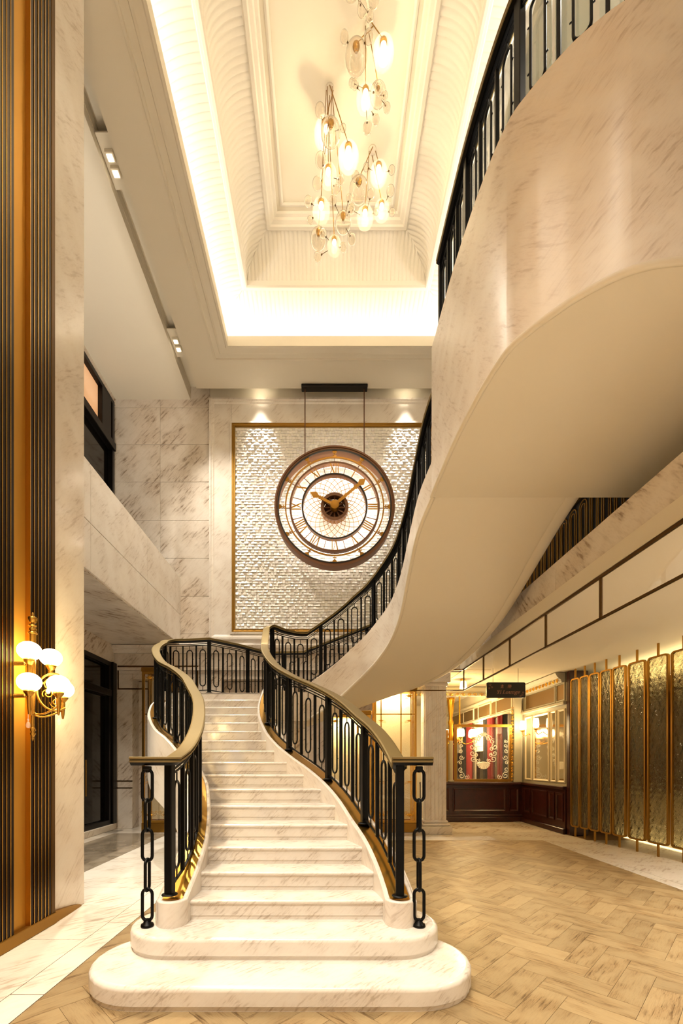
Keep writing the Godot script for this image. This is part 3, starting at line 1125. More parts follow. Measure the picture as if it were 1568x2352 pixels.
func stadium(cx: float, hw: float, da: float, de: float, inset: float, seg := 14) -> Array:
	var r := (de - da) * 0.5 - inset
	var dm := (da + de) * 0.5
	var o := []
	for s in [1.0, -1.0]:
		for k in seg + 1:
			var a := -PI / 2 + PI * k / seg
			o.append(Vector2(cx + s * (hw - inset - r) + s * cos(a) * r, dm + s * sin(a) * r))
	return o

func plinth_step(parent: Node3D, called: String, cx: float, hw: float, da: float, de: float, y0: float, y1: float) -> void:
	var b := MB.new()
	var prof := [Vector2(0.012, y0), Vector2(0.012, y0 + 0.032), Vector2(0.012, y0 + 0.032), Vector2(0.0, y0 + 0.036), Vector2(0.0, y0 + 0.036), Vector2(0.0, y1 - 0.034)]
	for k in range(1, 7):
		var a := PI / 2 * k / 6
		prof.append(Vector2(0.034 * (1.0 - cos(a)), y1 - 0.034 + 0.034 * sin(a)))
	var rows := []
	for p in prof:
		var row := PackedVector3Array()
		for q in stadium(cx, hw, da, de, p.x):
			row.append(V(q.x, p.y, q.y))
		rows.append(row)
	b.grid(rows, null, false, true)
	b.poly(Array(rows[rows.size() - 1]), Vector3.UP)
	part(parent, called, b, M.marble_step)

func build_stairs() -> void:
	for k in range(1, 19):
		tab_kd.append(Vector2(STEP_D[k], k * RISE))
	var st := thing("staircase", "sweeping white marble staircase with curved curbs rising to a landing and upper flight", "staircase", V(-0.31, 0, 3.0))
	plinth_step(st, "bottom_step", -0.31, 1.33, 2.68, 3.56, 0.0, RISE)
	plinth_step(st, "bottom_step", -0.315, 1.18, 3.04, 3.78, RISE - 0.002, RISE * 2)
	# straight run of treads between the curbs
	for k in range(3, 19):
		var d := float(STEP_D[k])
		var d2 := float(STEP_D[k + 1]) if k < 18 else 7.9
		var y := RISE * k
		var xl := lerp_table(tab_l, d) - 0.05
		var xr := lerp_table(tab_r, d) + 0.05
		var xl2 := lerp_table(tab_l, d2 + 0.03) - 0.05
		var xr2 := lerp_table(tab_r, d2 + 0.03) + 0.05
		var b := MB.new()
		# riser: a face with a lower strip set back
		var yb := y - RISE
		b.poly([V(xl, yb + 0.034, d + 0.012), V(xr, yb + 0.034, d + 0.012), V(xr, y - 0.03, d + 0.012), V(xl, y - 0.03, d + 0.012)], Vector3(0, 0, 1))
		b.poly([V(xl, yb + 0.034, d + 0.012), V(xr, yb + 0.034, d + 0.012), V(xr, yb + 0.032, d + 0.017), V(xl, yb + 0.032, d + 0.017)], Vector3.DOWN)
		b.poly([V(xl, yb, d + 0.017), V(xr, yb, d + 0.017), V(xr, yb + 0.032, d + 0.017), V(xl, yb + 0.032, d + 0.017)], Vector3(0, 0, 1))
		var step := part(st, "step", b, M.marble_step)
		# tread slab with a rounded nose
		b = MB.new()
		var rows := []
		for p in [Vector2(d2 + 0.03, 0), Vector2(d + 0.016, 0), Vector2(d + 0.016, 0), Vector2(d + 0.006, -0.003), Vector2(d, -0.011), Vector2(d, -0.022), Vector2(d + 0.005, -0.030), Vector2(d + 0.016, -0.032)]:
			var t: float = (p.x - d) / (d2 + 0.03 - d)
			rows.append(PackedVector3Array([V(lerpf(xl, xl2, t), y + p.y, p.x), V(lerpf(xr, xr2, t), y + p.y, p.x)]))
		b.grid(rows, Vector3.UP)
		part(step, "tread", b, M.marble_step)
	# curbs with a brass channel on top
	for sd in 2:
		var tab := tab_l if sd == 0 else tab_r
		var sg := -1.0 if sd == 0 else 1.0
		var path := []
		for i in 47:
			var d := 3.34 + i * 0.0965
			var yy := line_y(d) + 0.07
			if sd == 0 and d > 7.2:
				yy = lerpf(yy, lerp_table(rail_l_y, d) - 1.0, smoothstep(7.1, 7.5, d))
			path.append(V(lerp_table(tab, d) + sg * 0.115, yy, d))
		var b := MB.new()
		b.sweep(path, [Vector2(-0.115, -0.42), Vector2(0.115, -0.42), Vector2(0.115, -0.012), Vector2(0.103, 0.0), Vector2(0.082, 0.0), Vector2(0.078, -0.02), Vector2(-0.078, -0.02), Vector2(-0.082, 0.0), Vector2(-0.103, 0.0), Vector2(-0.115, -0.012)])
		part(st, "curb", b, M.marble)
		b = MB.new()
		b.sweep(path, rect_prof(0.154, 0.012, -0.077, -0.021))
		part(st, "brass_channel", b, M.brass)
		# rounded foot of the curb
		b = MB.new()
		var at: Vector3 = path[0]
		var foot := [Vector2(0.0, 0.31), Vector2(0.118, 0.31), Vector2(0.118, 0.31), Vector2(0.118, at.y - 0.015), Vector2(0.108, at.y - 0.002), Vector2(0.08, at.y - 0.002), Vector2(0.078, at.y - 0.02), Vector2(0.0, at.y - 0.02)]
		b.lathe(foot, 28, Transform3D(Basis(), Vector3(at.x, 0, at.z)))
		part(st, "curb_foot", b, M.marble)
		b = MB.new()
		b.lathe([Vector2(0.0, at.y - 0.021), Vector2(0.077, at.y - 0.021), Vector2(0.077, at.y - 0.012), Vector2(0.0, at.y - 0.012)], 24, Transform3D(Basis(), Vector3(at.x, 0, at.z)))
		part(st, "brass_channel", b, M.brass)
		# outer string under the curb
		b = MB.new()
		var ro := []
		for p in path:
			var x: float = p.x + sg * 0.10
			var lo := maxf(p.y - 0.98, 0.0)
			ro.append(PackedVector3Array([Vector3(x, p.y - 0.03, p.z), Vector3(x + sg * 0.03, p.y - 0.03, p.z), Vector3(x + sg * 0.03, lo, p.z), Vector3(x, lo, p.z)]))
		b.prism(ro)
		part(st, "outer_string", b, M.marble)
	# underside of the lower flight
	var so := MB.new()
	var rows3 := []
	for i in 20:
		var d := 5.0 + i * 0.146
		var yy := maxf(line_y(d) - 0.85, 0.0)
		rows3.append(PackedVector3Array([V(lerp_table(tab_l, d) - 0.2, yy, d), V(lerp_table(tab_r, d) + 0.2, yy, d)]))
	so.grid(rows3, Vector3.DOWN)
	part(st, "soffit", so, M.plaster)
	# landing
	var pl := PackedVector2Array()
	for p in [Vector2(-2.98, 7.6), Vector2(-3.02, 7.95), Vector2(-2.95, 8.2), Vector2(-2.75, 8.33), Vector2(-2.2, 8.36), Vector2(-1.42, 9.3), Vector2(-1.2, 9.42), Vector2(-0.44, 9.42), Vector2(-0.34, 7.74), Vector2(-0.62, 7.66), Vector2(-0.82, 7.45), Vector2(-0.93, 7.35), Vector2(-1.05, 7.4), Vector2(-1.12, 7.78), Vector2(-2.75, 7.78), Vector2(-2.8, 7.6)]:
		pl.append(p)
	var b2 := MB.new()
	var flat := Transform3D(Basis(Vector3(1, 0, 0), Vector3(0, 0, -1), Vector3(0, 1, 0)), Vector3.ZERO)
	b2.extrude(pl, 2.28, 2.79, flat)
	part(st, "landing", b2, M.marble)
	# upper flight
	var fa := catmull(rp(ramp_f, ramp_soff, 0.0), 6)
	var la := catmull(rp(ramp_l, ramp_soff, 0.0), 6)
	var fr := catmull(rp(ramp_f, ramp_rail, 0.0), 6)
	var b := MB.new()
	var rows := []
	for i in fa.size():
		var row := PackedVector3Array()
		var f: Vector3 = fa[i]
		var l: Vector3 = la[i]
		for t in [Vector2(0, 0), Vector2(0.015, -0.004), Vector2(0.30, 0.0), Vector2(0.60, 0.0), Vector2(0.885, 0.0), Vector2(0.888, 0.014), Vector2(0.896, 0.014), Vector2(0.899, 0.0), Vector2(0.95, 0.004), Vector2(0.98, 0.02), Vector2(0.995, 0.05), Vector2(1.0, 0.09)]:
			row.append(f.lerp(l, t.x) + Vector3.UP * t.y)
		rows.append(row)
	b.grid(rows, Vector3.DOWN)
	part(st, "soffit", b, M.plaster)
	# marble string of the upper flight, in slabs
	for s in 4:
		var i0 := s * 17
		var i1 := mini(i0 + 17, fa.size() - 1)
		if i0 >= i1:
			continue
		b = MB.new()
		var ra := []
		for i in range(i0, i1 + 1):
			var f: Vector3 = fa[i]
			var tow: Vector3 = ((la[i] - f) * Vector3(1, 0, 1)).normalized()
			var top: float = fr[i].y - 0.97
			ra.append(PackedVector3Array([f, Vector3(f.x, top - 0.012, f.z), Vector3(f.x, top, f.z) + tow * 0.012, Vector3(f.x, top, f.z) + tow * 0.22, Vector3(f.x, f.y + 0.05, f.z) + tow * 0.22]))
		b.prism(ra)
		part(st, "string_panel", b, M.marble_fascia)
	b = MB.new()
	var bead := []
	for p in fa:
		bead.append(p + Vector3(0, 0.012, 0))
	b.tube(bead, 0.026, 8)
	part(st, "bead", b, M.plaster)
	b = MB.new()
	var rl := []
	for i in la.size():
		var l: Vector3 = la[i]
		var tow: Vector3 = ((fa[i] - l) * Vector3(1, 0, 1)).normalized()
		var top: float = fr[i].y - 0.97
		rl.append(PackedVector3Array([l + Vector3.UP * 0.09, Vector3(l.x, top, l.z), Vector3(l.x, top, l.z) + tow * 0.2, Vector3(l.x, l.y + 0.1, l.z) + tow * 0.2]))
	b.prism(rl)
	part(st, "string_panel", b, M.marble_fascia)
	# steps of the upper flight
	var ns := 16
	for k in ns:
		var t := (k + 0.5) / ns * (fa.size() - 1)
		var t2 := minf((k + 1.6) / ns * (fa.size() - 1), fa.size() - 1.001)
		var i := int(t)
		var i2 := int(t2)
		var y := lerpf(2.79, 4.95, (k + 1.0) / ns)
		var a: Vector3 = fa[i].lerp(fa[i + 1], t - i)
		var c: Vector3 = la[i].lerp(la[i + 1], t - i)
		var a2: Vector3 = fa[i2].lerp(fa[i2 + 1], t2 - i2)
		var c2: Vector3 = la[i2].lerp(la[i2 + 1], t2 - i2)
		b = MB.new()
		for yy in [y, y - 0.17]:
			b.poly([Vector3(a.x, yy, a.z).lerp(Vector3(c.x, yy, c.z), 0.06), Vector3(c.x, yy, c.z).lerp(Vector3(a.x, yy, a.z), 0.06), Vector3(c2.x, yy, c2.z).lerp(Vector3(a2.x, yy, a2.z), 0.06), Vector3(a2.x, yy, a2.z).lerp(Vector3(c2.x, yy, c2.z), 0.06)], Vector3.UP if yy == y else Vector3.DOWN)
		var e0 := Vector3(a.x, y, a.z).lerp(Vector3(c.x, y, c.z), 0.06)
		var e1 := Vector3(c.x, y, c.z).lerp(Vector3(a.x, y, a.z), 0.06)
		b.poly([e0, e1, e1 - Vector3.UP * 0.17, e0 - Vector3.UP * 0.17], a - a2)
		part(st, "step", b, M.marble_step)

	# gallery of the floor above, the stair's head
	var ga := struct("gallery", "marble faced gallery with a rounded corner and plaster soffit above the stair", "gallery", V(2.0, 4.54, 3.6))
	var ed := gallery_edge()
	var ys := 4.54
	var yt := 6.22
	var npan := 3
	for s in npan:
		b = MB.new()
		var ra := []
		var i0 := int(float(s) / npan * (ed.size() - 1))
		var i1 := int(float(s + 1) / npan * (ed.size() - 1))
		for i in range(i0, i1 + 1):
			var p: Vector3 = ed[i]
			var tn: Vector3 = (ed[mini(i + 1, ed.size() - 1)] - ed[maxi(i - 1, 0)]).normalized()
			var inn := Vector3.UP.cross(tn)
			ra.append(PackedVector3Array([Vector3(p.x, ys, p.z), Vector3(p.x, yt - 0.015, p.z), Vector3(p.x, yt, p.z) + inn * 0.015, Vector3(p.x, yt, p.z) + inn * 0.24, Vector3(p.x, ys + 0.1, p.z) + inn * 0.24]))
		b.prism(ra)
		part(ga, "fascia_panel", b, M.marble_fascia)
	pl = PackedVector2Array()
	for p in ed:
		pl.append(Vector2(p.x, -p.z))
	pl.append(Vector2(6.2, 2.66))
	pl.append(Vector2(6.2, 4.9))
	b = MB.new()
	b.extrude(pl, ys - 0.014, ys - 0.001, flat)
	part(ga, "soffit", b, M.plaster)
	b = MB.new()
	b.bb(V(1.45, ys + 0.3, 4.72), V(6.2, yt - 0.15, 4.89))
	part(ga, "rear_face", b, M.plaster)
	b = MB.new()
	var bd := []
	for p in ed:
		bd.append(Vector3(p.x, ys - 0.004, p.z))
	b.tube(bd, 0.022, 8)
	part(ga, "bead", b, M.plaster)
	b = MB.new()
	pl = PackedVector2Array([Vector2(1.5, 3.3), Vector2(2.2, 2.8), Vector2(6.2, 2.75), Vector2(6.2, 4.75), Vector2(1.5, 4.75)])
	b.extrude(pl, yt - 0.25, yt - 0.1, flat)
	part(ga, "floor_slab", b, M.marble_floor)

func gallery_edge() -> Array:
	var pts := [V(1.19, 0, 4.9), V(1.195, 0, 4.45), V(1.21, 0, 3.99), V(1.253, 0, 3.52), V(1.32, 0, 3.18), V(1.42, 0, 3.015), V(1.52, 0, 2.90), V(1.646, 0, 2.78), V(1.86, 0, 2.65), V(2.13, 0, 2.60), V(2.6, 0, 2.60), V(3.4, 0, 2.62), V(6.2, 0, 2.66)]
	return catmull(pts, 6)

# ------------------------------------------------------------------ railings
var rail_l_y := [Vector2(3.34, 1.58), Vector2(3.6, 1.66), Vector2(3.95, 1.83), Vector2(4.3, 1.99), Vector2(4.62, 2.14), Vector2(5.0, 2.31), Vector2(5.7, 2.67), Vector2(6.1, 2.88), Vector2(6.4, 3.03), Vector2(6.9, 3.31), Vector2(7.3, 3.51), Vector2(7.7, 3.68)]
var mesh_oval: ArrayMesh
var mesh_bar: ArrayMesh
var mesh_post: ArrayMesh
var mesh_base: ArrayMesh

func ring_path(w: float, h: float, seg := 7) -> Array:
	var o := []
	var r := w / 2
	for s in [1.0, -1.0]:
		for k in seg + 1:
			var a := PI * k / seg
			o.append(Vector3(s * cos(a) * r, s * (h / 2 - r) + s * sin(a) * r, 0))
	return o

func rail_meshes() -> void:
	var b := MB.new()
	b.tube(ring_path(0.104, 0.66), 0.0105, 6, true)
	b.tube([Vector3(0, 0.33, 0), Vector3(0, 0.40, 0)], 0.006, 6)
	b.tube([Vector3(0, -0.33, 0), Vector3(0, -0.41, 0)], 0.006, 6)
	for s in [-1.0, 1.0]:
		for y in [0.17, -0.17]:
			b.tube([Vector3(s * 0.052, y, 0), Vector3(s * 0.075, y, 0)], 0.005, 5)
	mesh_oval = b.mesh()
	b = MB.new()
	b.box(Vector3(0, 0, 0), Vector3(0.026, 0.83, 0.034), Basis(), 0.004)
	mesh_bar = b.mesh()
	b = MB.new()
	b.box(Vector3(0, 0.49, 0), Vector3(0.062, 0.99, 0.062), Basis(), 0.006)
	mesh_post = b.mesh()
	b = MB.new()
	b.lathe([Vector2(0, 0), Vector2(0.06, 0), Vector2(0.06, 0.006), Vector2(0.045, 0.014), Vector2(0, 0.014)], 14)
	mesh_base = b.mesh()

# path: points (x, curb height, z) with a matching list of rail heights
func railing(t: Node3D, path: Array, tops: Array, spacing: float, end_posts := true, breaks := [], first := 0) -> void:
	var len_ := [0.0]
	for i in range(1, path.size()):
		len_.append(len_[i - 1] + Vector2(path[i].x - path[i - 1].x, path[i].z - path[i - 1].z).length())
	var total: float = len_[len_.size() - 1]
	var at := func(s: float) -> Array:
		s = clampf(s, 0.0, total)
		var i := 1
		while i < len_.size() - 1 and len_[i] < s:
			i += 1
		var u: float = (s - len_[i - 1]) / maxf(len_[i] - len_[i - 1], 1e-6)
		var p: Vector3 = path[i - 1].lerp(path[i], u)
		var dir: Vector3 = (path[i] - path[i - 1]) * Vector3(1, 0, 1)
		return [p, lerpf(tops[i - 1], tops[i], u), dir.normalized()]
	var top := []
	for i in path.size():
		top.append(Vector3(path[i].x, tops[i], path[i].z))
	# bronze cap in two layers over a black rail
	var b := MB.new()
	b.sweep(top, [Vector2(-0.055, -0.022), Vector2(0.055, -0.022), Vector2(0.062, -0.015), Vector2(0.062, -0.004), Vector2(0.05, 0.0), Vector2(-0.05, 0.0), Vector2(-0.062, -0.004), Vector2(-0.062, -0.015)])
	var hr := part(t, "handrail", b, M.bronze_rail)
	b = MB.new()
	b.sweep(top, [Vector2(-0.06, -0.042), Vector2(0.06, -0.042), Vector2(0.06, -0.028), Vector2(-0.06, -0.028)])
	part(hr, "lower_lip", b, M.bronze_rail)
	b = MB.new()
	b.sweep(top, [Vector2(-0.03, -0.066), Vector2(0.03, -0.066), Vector2(0.052, -0.042), Vector2(0.052, -0.022), Vector2(-0.052, -0.022), Vector2(-0.052, -0.042)])
	part(t, "under_rail", b, M.black_iron)
	for dy in [-0.098, -0.128]:
		b = MB.new()
		b.sweep(top.slice(first), rect_prof(0.016, 0.011, -0.008, dy - 0.005))
		part(t, "thin_bar", b, M.black_iron)
	b = MB.new()
	b.sweep(path.slice(first), rect_prof(0.02, 0.014, -0.01, 0.05))
	part(t, "bottom_bar", b, M.black_iron)
	# stretches between posts
	var marks := []
	if breaks.is_empty():
		var nb := maxi(1, int(round(total / spacing)))
		for k in nb + 1:
			marks.append(total * k / nb)
	else:
		marks = breaks
	for k in marks.size():
		var a: Array = at.call(marks[k])
		var yaw := atan2(-a[2].z, a[2].x)
		var h: float = a[1] - a[0].y
		if end_posts or (k > 0 and k < marks.size() - 1):
			var bs := Basis(Vector3.UP, yaw).scaled(Vector3(1, (h - 0.04) / 0.985, 1))
			var po := place(t, "post", mesh_post, M.black_iron, Transform3D(bs, a[0] + Vector3.UP * 0.004))
			place(t, "post_base", mesh_base, M.black_iron, Transform3D(Basis(), a[0]))
		if k == marks.size() - 1:
			break
		var gap: float = marks[k + 1] - marks[k]
		var cells := maxi(2, int(round(gap / 0.15)))
		if cells % 2 == 1:
			cells += 1
		for c in range(1, cells):
			var q: Array = at.call(marks[k] + gap * c / cells)
			var yw := atan2(-q[2].z, q[2].x)
			var hh: float = q[1] - q[0].y
			var mid: Vector3 = q[0] + Vector3.UP * (hh * 0.5 - 0.035)
			if c % 2 == 1:
				place(t, "oval_baluster", mesh_oval, M.black_iron, Transform3D(Basis(Vector3.UP, yw).scaled(Vector3(1, hh / 1.0, 1)), mid))
			else:
				place(t, "baluster", mesh_bar, M.black_iron, Transform3D(Basis(Vector3.UP, yw).scaled(Vector3(1, hh / 1.0, 1)), mid))

func chain_post(label: String, at: Vector3, top: float) -> void:
	var t := thing("chain_post", label, "rail post", at, "iron chain-link posts at the stair foot")
	var b := MB.new()
	b.lathe([Vector2(0, 0), Vector2(0.046, 0), Vector2(0.048, 0.008), Vector2(0.044, 0.022), Vector2(0.028, 0.026), Vector2(0.028, 0.04), Vector2(0.012, 0.044), Vector2(0.012, 0.06), Vector2(0, 0.06)], 18, Transform3D(Basis(), at))
	part(t, "base", b, M.black_iron)
	var y0 := at.y + 0.052
	var lh := (top - 0.075 - y0) / 5.0
	for k in 5:
		b = MB.new()
		var pa := []
		for p in ring_path(0.074, lh + 0.012, 8):
			var q: Vector3 = p
			if k % 2 == 1:
				q = Vector3(0, p.y, p.x)
			pa.append(Vector3(at.x, y0 + lh * (k + 0.5), at.z) + q)
		b.tube(pa, 0.0125, 8, true)
		part(t, "link", b, M.black_iron)
	b = MB.new()
	b.box(Vector3(at.x, top - 0.057, at.z), Vector3(0.05, 0.03, 0.05), Basis(), 0.005)
	b.tube([Vector3(at.x, top - 0.09, at.z), Vector3(at.x, top - 0.06, at.z)], 0.013, 8)
	part(t, "cap", b, M.black_iron)

func build_railings() -> void:
	rail_meshes()
	# outer railing: foot, left curb, landing edge and outer side of the upper flight
	var t := thing("stair_railing", "black iron railing with bronze handrail that bulges round the stair and along the landing edge", "railing", V(-1.18, 0.31, 3.34))
	var path := []
	var tops := []
	path.append(V(-1.46, 0.53, 3.29))
	tops.append(1.585)
	path.append(V(-1.19, 0.53, 3.29))
	tops.append(1.585)
	for i in 44:
		var d := 3.36 + i * 0.1
		path.append(V(lerp_table(tab_l, d) - 0.115, lerp_table(rail_l_y, d) - 1.03, d))
		tops.append(lerp_table(rail_l_y, d))
	for p in catmull([V(-2.865, 3.70, 7.72), V(-2.88, 3.77, 7.9), V(-2.82, 3.83, 8.08), V(-2.6, 3.86, 8.18), V(-2.19, 3.88, 8.18)], 4):
		path.append(Vector3(p.x, minf(p.y - 1.03, 2.86), p.z))
		tops.append(p.y)
	for p in [V(-1.75, 3.89, 8.62), V(-1.37, 3.89, 9.1), V(-1.15, 3.89, 9.24), V(-0.44, 3.90, 9.24)]:
		path.append(Vector3(p.x, 2.82, p.z))
		tops.append(p.y)
	var fr := catmull(rp(ramp_l, ramp_rail, 0.0), 4)
	var fi := catmull(rp(ramp_f, ramp_rail, 0.0), 4)
	for i in range(1, fr.size()):
		var q: Vector3 = fr[i].lerp(fi[i], 0.075)
		path.append(Vector3(q.x, q.y - 0.98, q.z))
		tops.append(q.y)
	rail_split(t, path, tops, 1, 0.92, 62)
	chain_post("chain-link iron post under the handrail end on the corridor side of the stair", V(-1.34, 0.31, 3.27), 1.557)
	# inner railing
	var t2 := thing("stair_railing", "black iron railing with bronze handrail curving up before the clock", "railing", V(0.56, 0.31, 3.34))
	path = []
	tops = []
	path.append(V(0.80, 0.53, 3.29))
	tops.append(1.585)
	path.append(V(0.56, 0.53, 3.29))
	tops.append(1.585)
	for i in 40:
		var d := 3.36 + i * 0.1
		path.append(V(lerp_table(tab_r, d) + 0.115, line_y(d) + 0.07, d))
		tops.append(line_y(d) + 1.09 + 0.02 * smoothstep(6.0, 7.0, d))
	for p in catmull([V(-1.0, 3.82, 7.34), V(-0.92, 3.90, 7.46), V(-0.75, 3.89, 7.66), V(-0.5, 3.89, 7.84), V(-0.34, 3.90, 7.88)], 3):
		path.append(Vector3(p.x, p.y - 1.05, p.z))
		tops.append(p.y)
	for i in range(1, fi.size()):
		var q: Vector3 = fi[i].lerp(fr[i], 0.07)
		path.append(Vector3(q.x, q.y - 0.98, q.z))
		tops.append(q.y)
	rail_split(t2, path, tops, 1, 0.90, 45)
	chain_post("chain-link iron post under the handrail end beside the herringbone floor", V(0.70, 0.31, 3.27), 1.557)
	# gallery railing above
	var t3 := thing("gallery_railing", "black iron railing standing on the curved marble gallery edge", "railing", V(1.3, 6.22, 3.9))
	path = []
	tops = []
	var ed := gallery_edge()
	for i in ed.size():
		var p: Vector3 = ed[i]
		var tn: Vector3 = (ed[mini(i + 1, ed.size() - 1)] - ed[maxi(i - 1, 0)]).normalized()
		var q := p + Vector3.UP.cross(tn) * 0.11
		if q.x > 4.2:
			break
		path.append(Vector3(q.x, 6.215, q.z))
		tops.append(7.2)
	railing(t3, path, tops, 0.85)
	var gi := 4
	while gi + 9 < path.size():
		var gb := MB.new()
		var gr := []
		for i in range(gi, gi + 10):
			var tn: Vector3 = (path[mini(i + 1, path.size() - 1)] - path[i - 1]).normalized()
			var q: Vector3 = path[i] + Vector3.UP.cross(tn) * 0.05
			gr.append(PackedVector3Array([q + Vector3.UP * 0.02, q + Vector3.UP * 0.88, q + Vector3.UP * 0.88 + Vector3.UP.cross(tn) * 0.01, q + Vector3.UP * 0.02 + Vector3.UP.cross(tn) * 0.01]))
		gb.prism(gr)
		part(t3, "glass_panel", gb, M.rail_glass)
		gi += 10
	# balcony railing with brass ovals before a black sheet standing in for unlit depth
	var bl := thing("balcony_railing", "dark balcony railing with double brass ovals under the gallery", "railing", V(3.4, 4.12, 6.5))
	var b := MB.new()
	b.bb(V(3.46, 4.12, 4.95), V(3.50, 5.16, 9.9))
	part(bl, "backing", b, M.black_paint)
	b = MB.new()
	b.bb(V(3.36, 5.12, 4.95), V(3.50, 5.18, 9.9), 0.01)
	part(bl, "handrail", b, M.bronze_rail)
	for k in 20:
		var d := 5.1 + k * 0.24
		b = MB.new()
		var pa := []
		var pi_ := []
		for p in ring_path(0.17, 0.86, 7):
			pa.append(V(3.44, 4.62 + p.y, d + p.x))
		for p in ring_path(0.09, 0.76, 7):
			pi_.append(V(3.44, 4.62 + p.y, d + p.x))
		b.tube(pa, 0.010, 6, true)
		b.tube(pi_, 0.008, 6, true)
		part(bl, "brass_oval", b, M.brass_satin)

# the level stub at the foot and the climbing run are one handrail; posts begin at the newel
func rail_split(t: Node3D, path: Array, tops: Array, newel: int, spacing: float, corner: int) -> void:
	var len_ := [0.0]
	for i in range(1, path.size()):
		len_.append(len_[i - 1] + Vector2(path[i].x - path[i - 1].x, path[i].z - path[i - 1].z).length())
	var s0: float = len_[1] + 0.02
	var s1: float = len_[corner]
	var s2: float = len_[len_.size() - 1]
	var marks := []
	var na := int(round((s1 - s0) / spacing))
	for k in na:
		marks.append(s0 + (s1 - s0) * k / na)
	var nb := int(round((s2 - s1) / spacing))
	for k in nb + 1:
		marks.append(s1 + (s2 - s1) * k / nb)
	railing(t, path, tops, spacing, true, marks, newel)

# ------------------------------------------------------------------ clock
func ring(mb: MB, c0: Vector3, ro: float, ri: float, z0: float, z1: float, seg := 72) -> void:
	# a flat hoop: square section round the z axis
	var rows := []
	for p in [Vector2(ri, z0), Vector2(ro, z0), Vector2(ro, z0), Vector2(ro, z1), Vector2(ro, z1), Vector2(ri, z1), Vector2(ri, z1), Vector2(ri, z0)]:
		var row := PackedVector3Array()
		for j in seg:
			var a := TAU * j / seg
			row.append(c0 + Vector3(cos(a) * p.x, sin(a) * p.x, p.y))
		rows.append(row)
	mb.grid(rows, null, false, true)

func radial_bar(mb: MB, c0: Vector3, ang: float, r0: float, r1: float, off0: float, off1: float, w: float, z0: float, z1: float) -> void:
	# ang clockwise from twelve; off = sideways shift at each end
	var up := Vector3(sin(ang), cos(ang), 0)
	var sd := Vector3(cos(ang), -sin(ang), 0)
	var a := c0 + up * r0 + sd * off0
	var e := c0 + up * r1 + sd * off1
	var t := (e - a).normalized()
	var q := t.cross(Vector3(0, 0, 1)) * w * 0.5
	mb.box((a + e) * 0.5 + Vector3(0, 0, (z0 + z1) * 0.5), Vector3(w, a.distance_to(e), absf(z1 - z0)), Basis(q.normalized(), t, Vector3(0, 0, 1)))

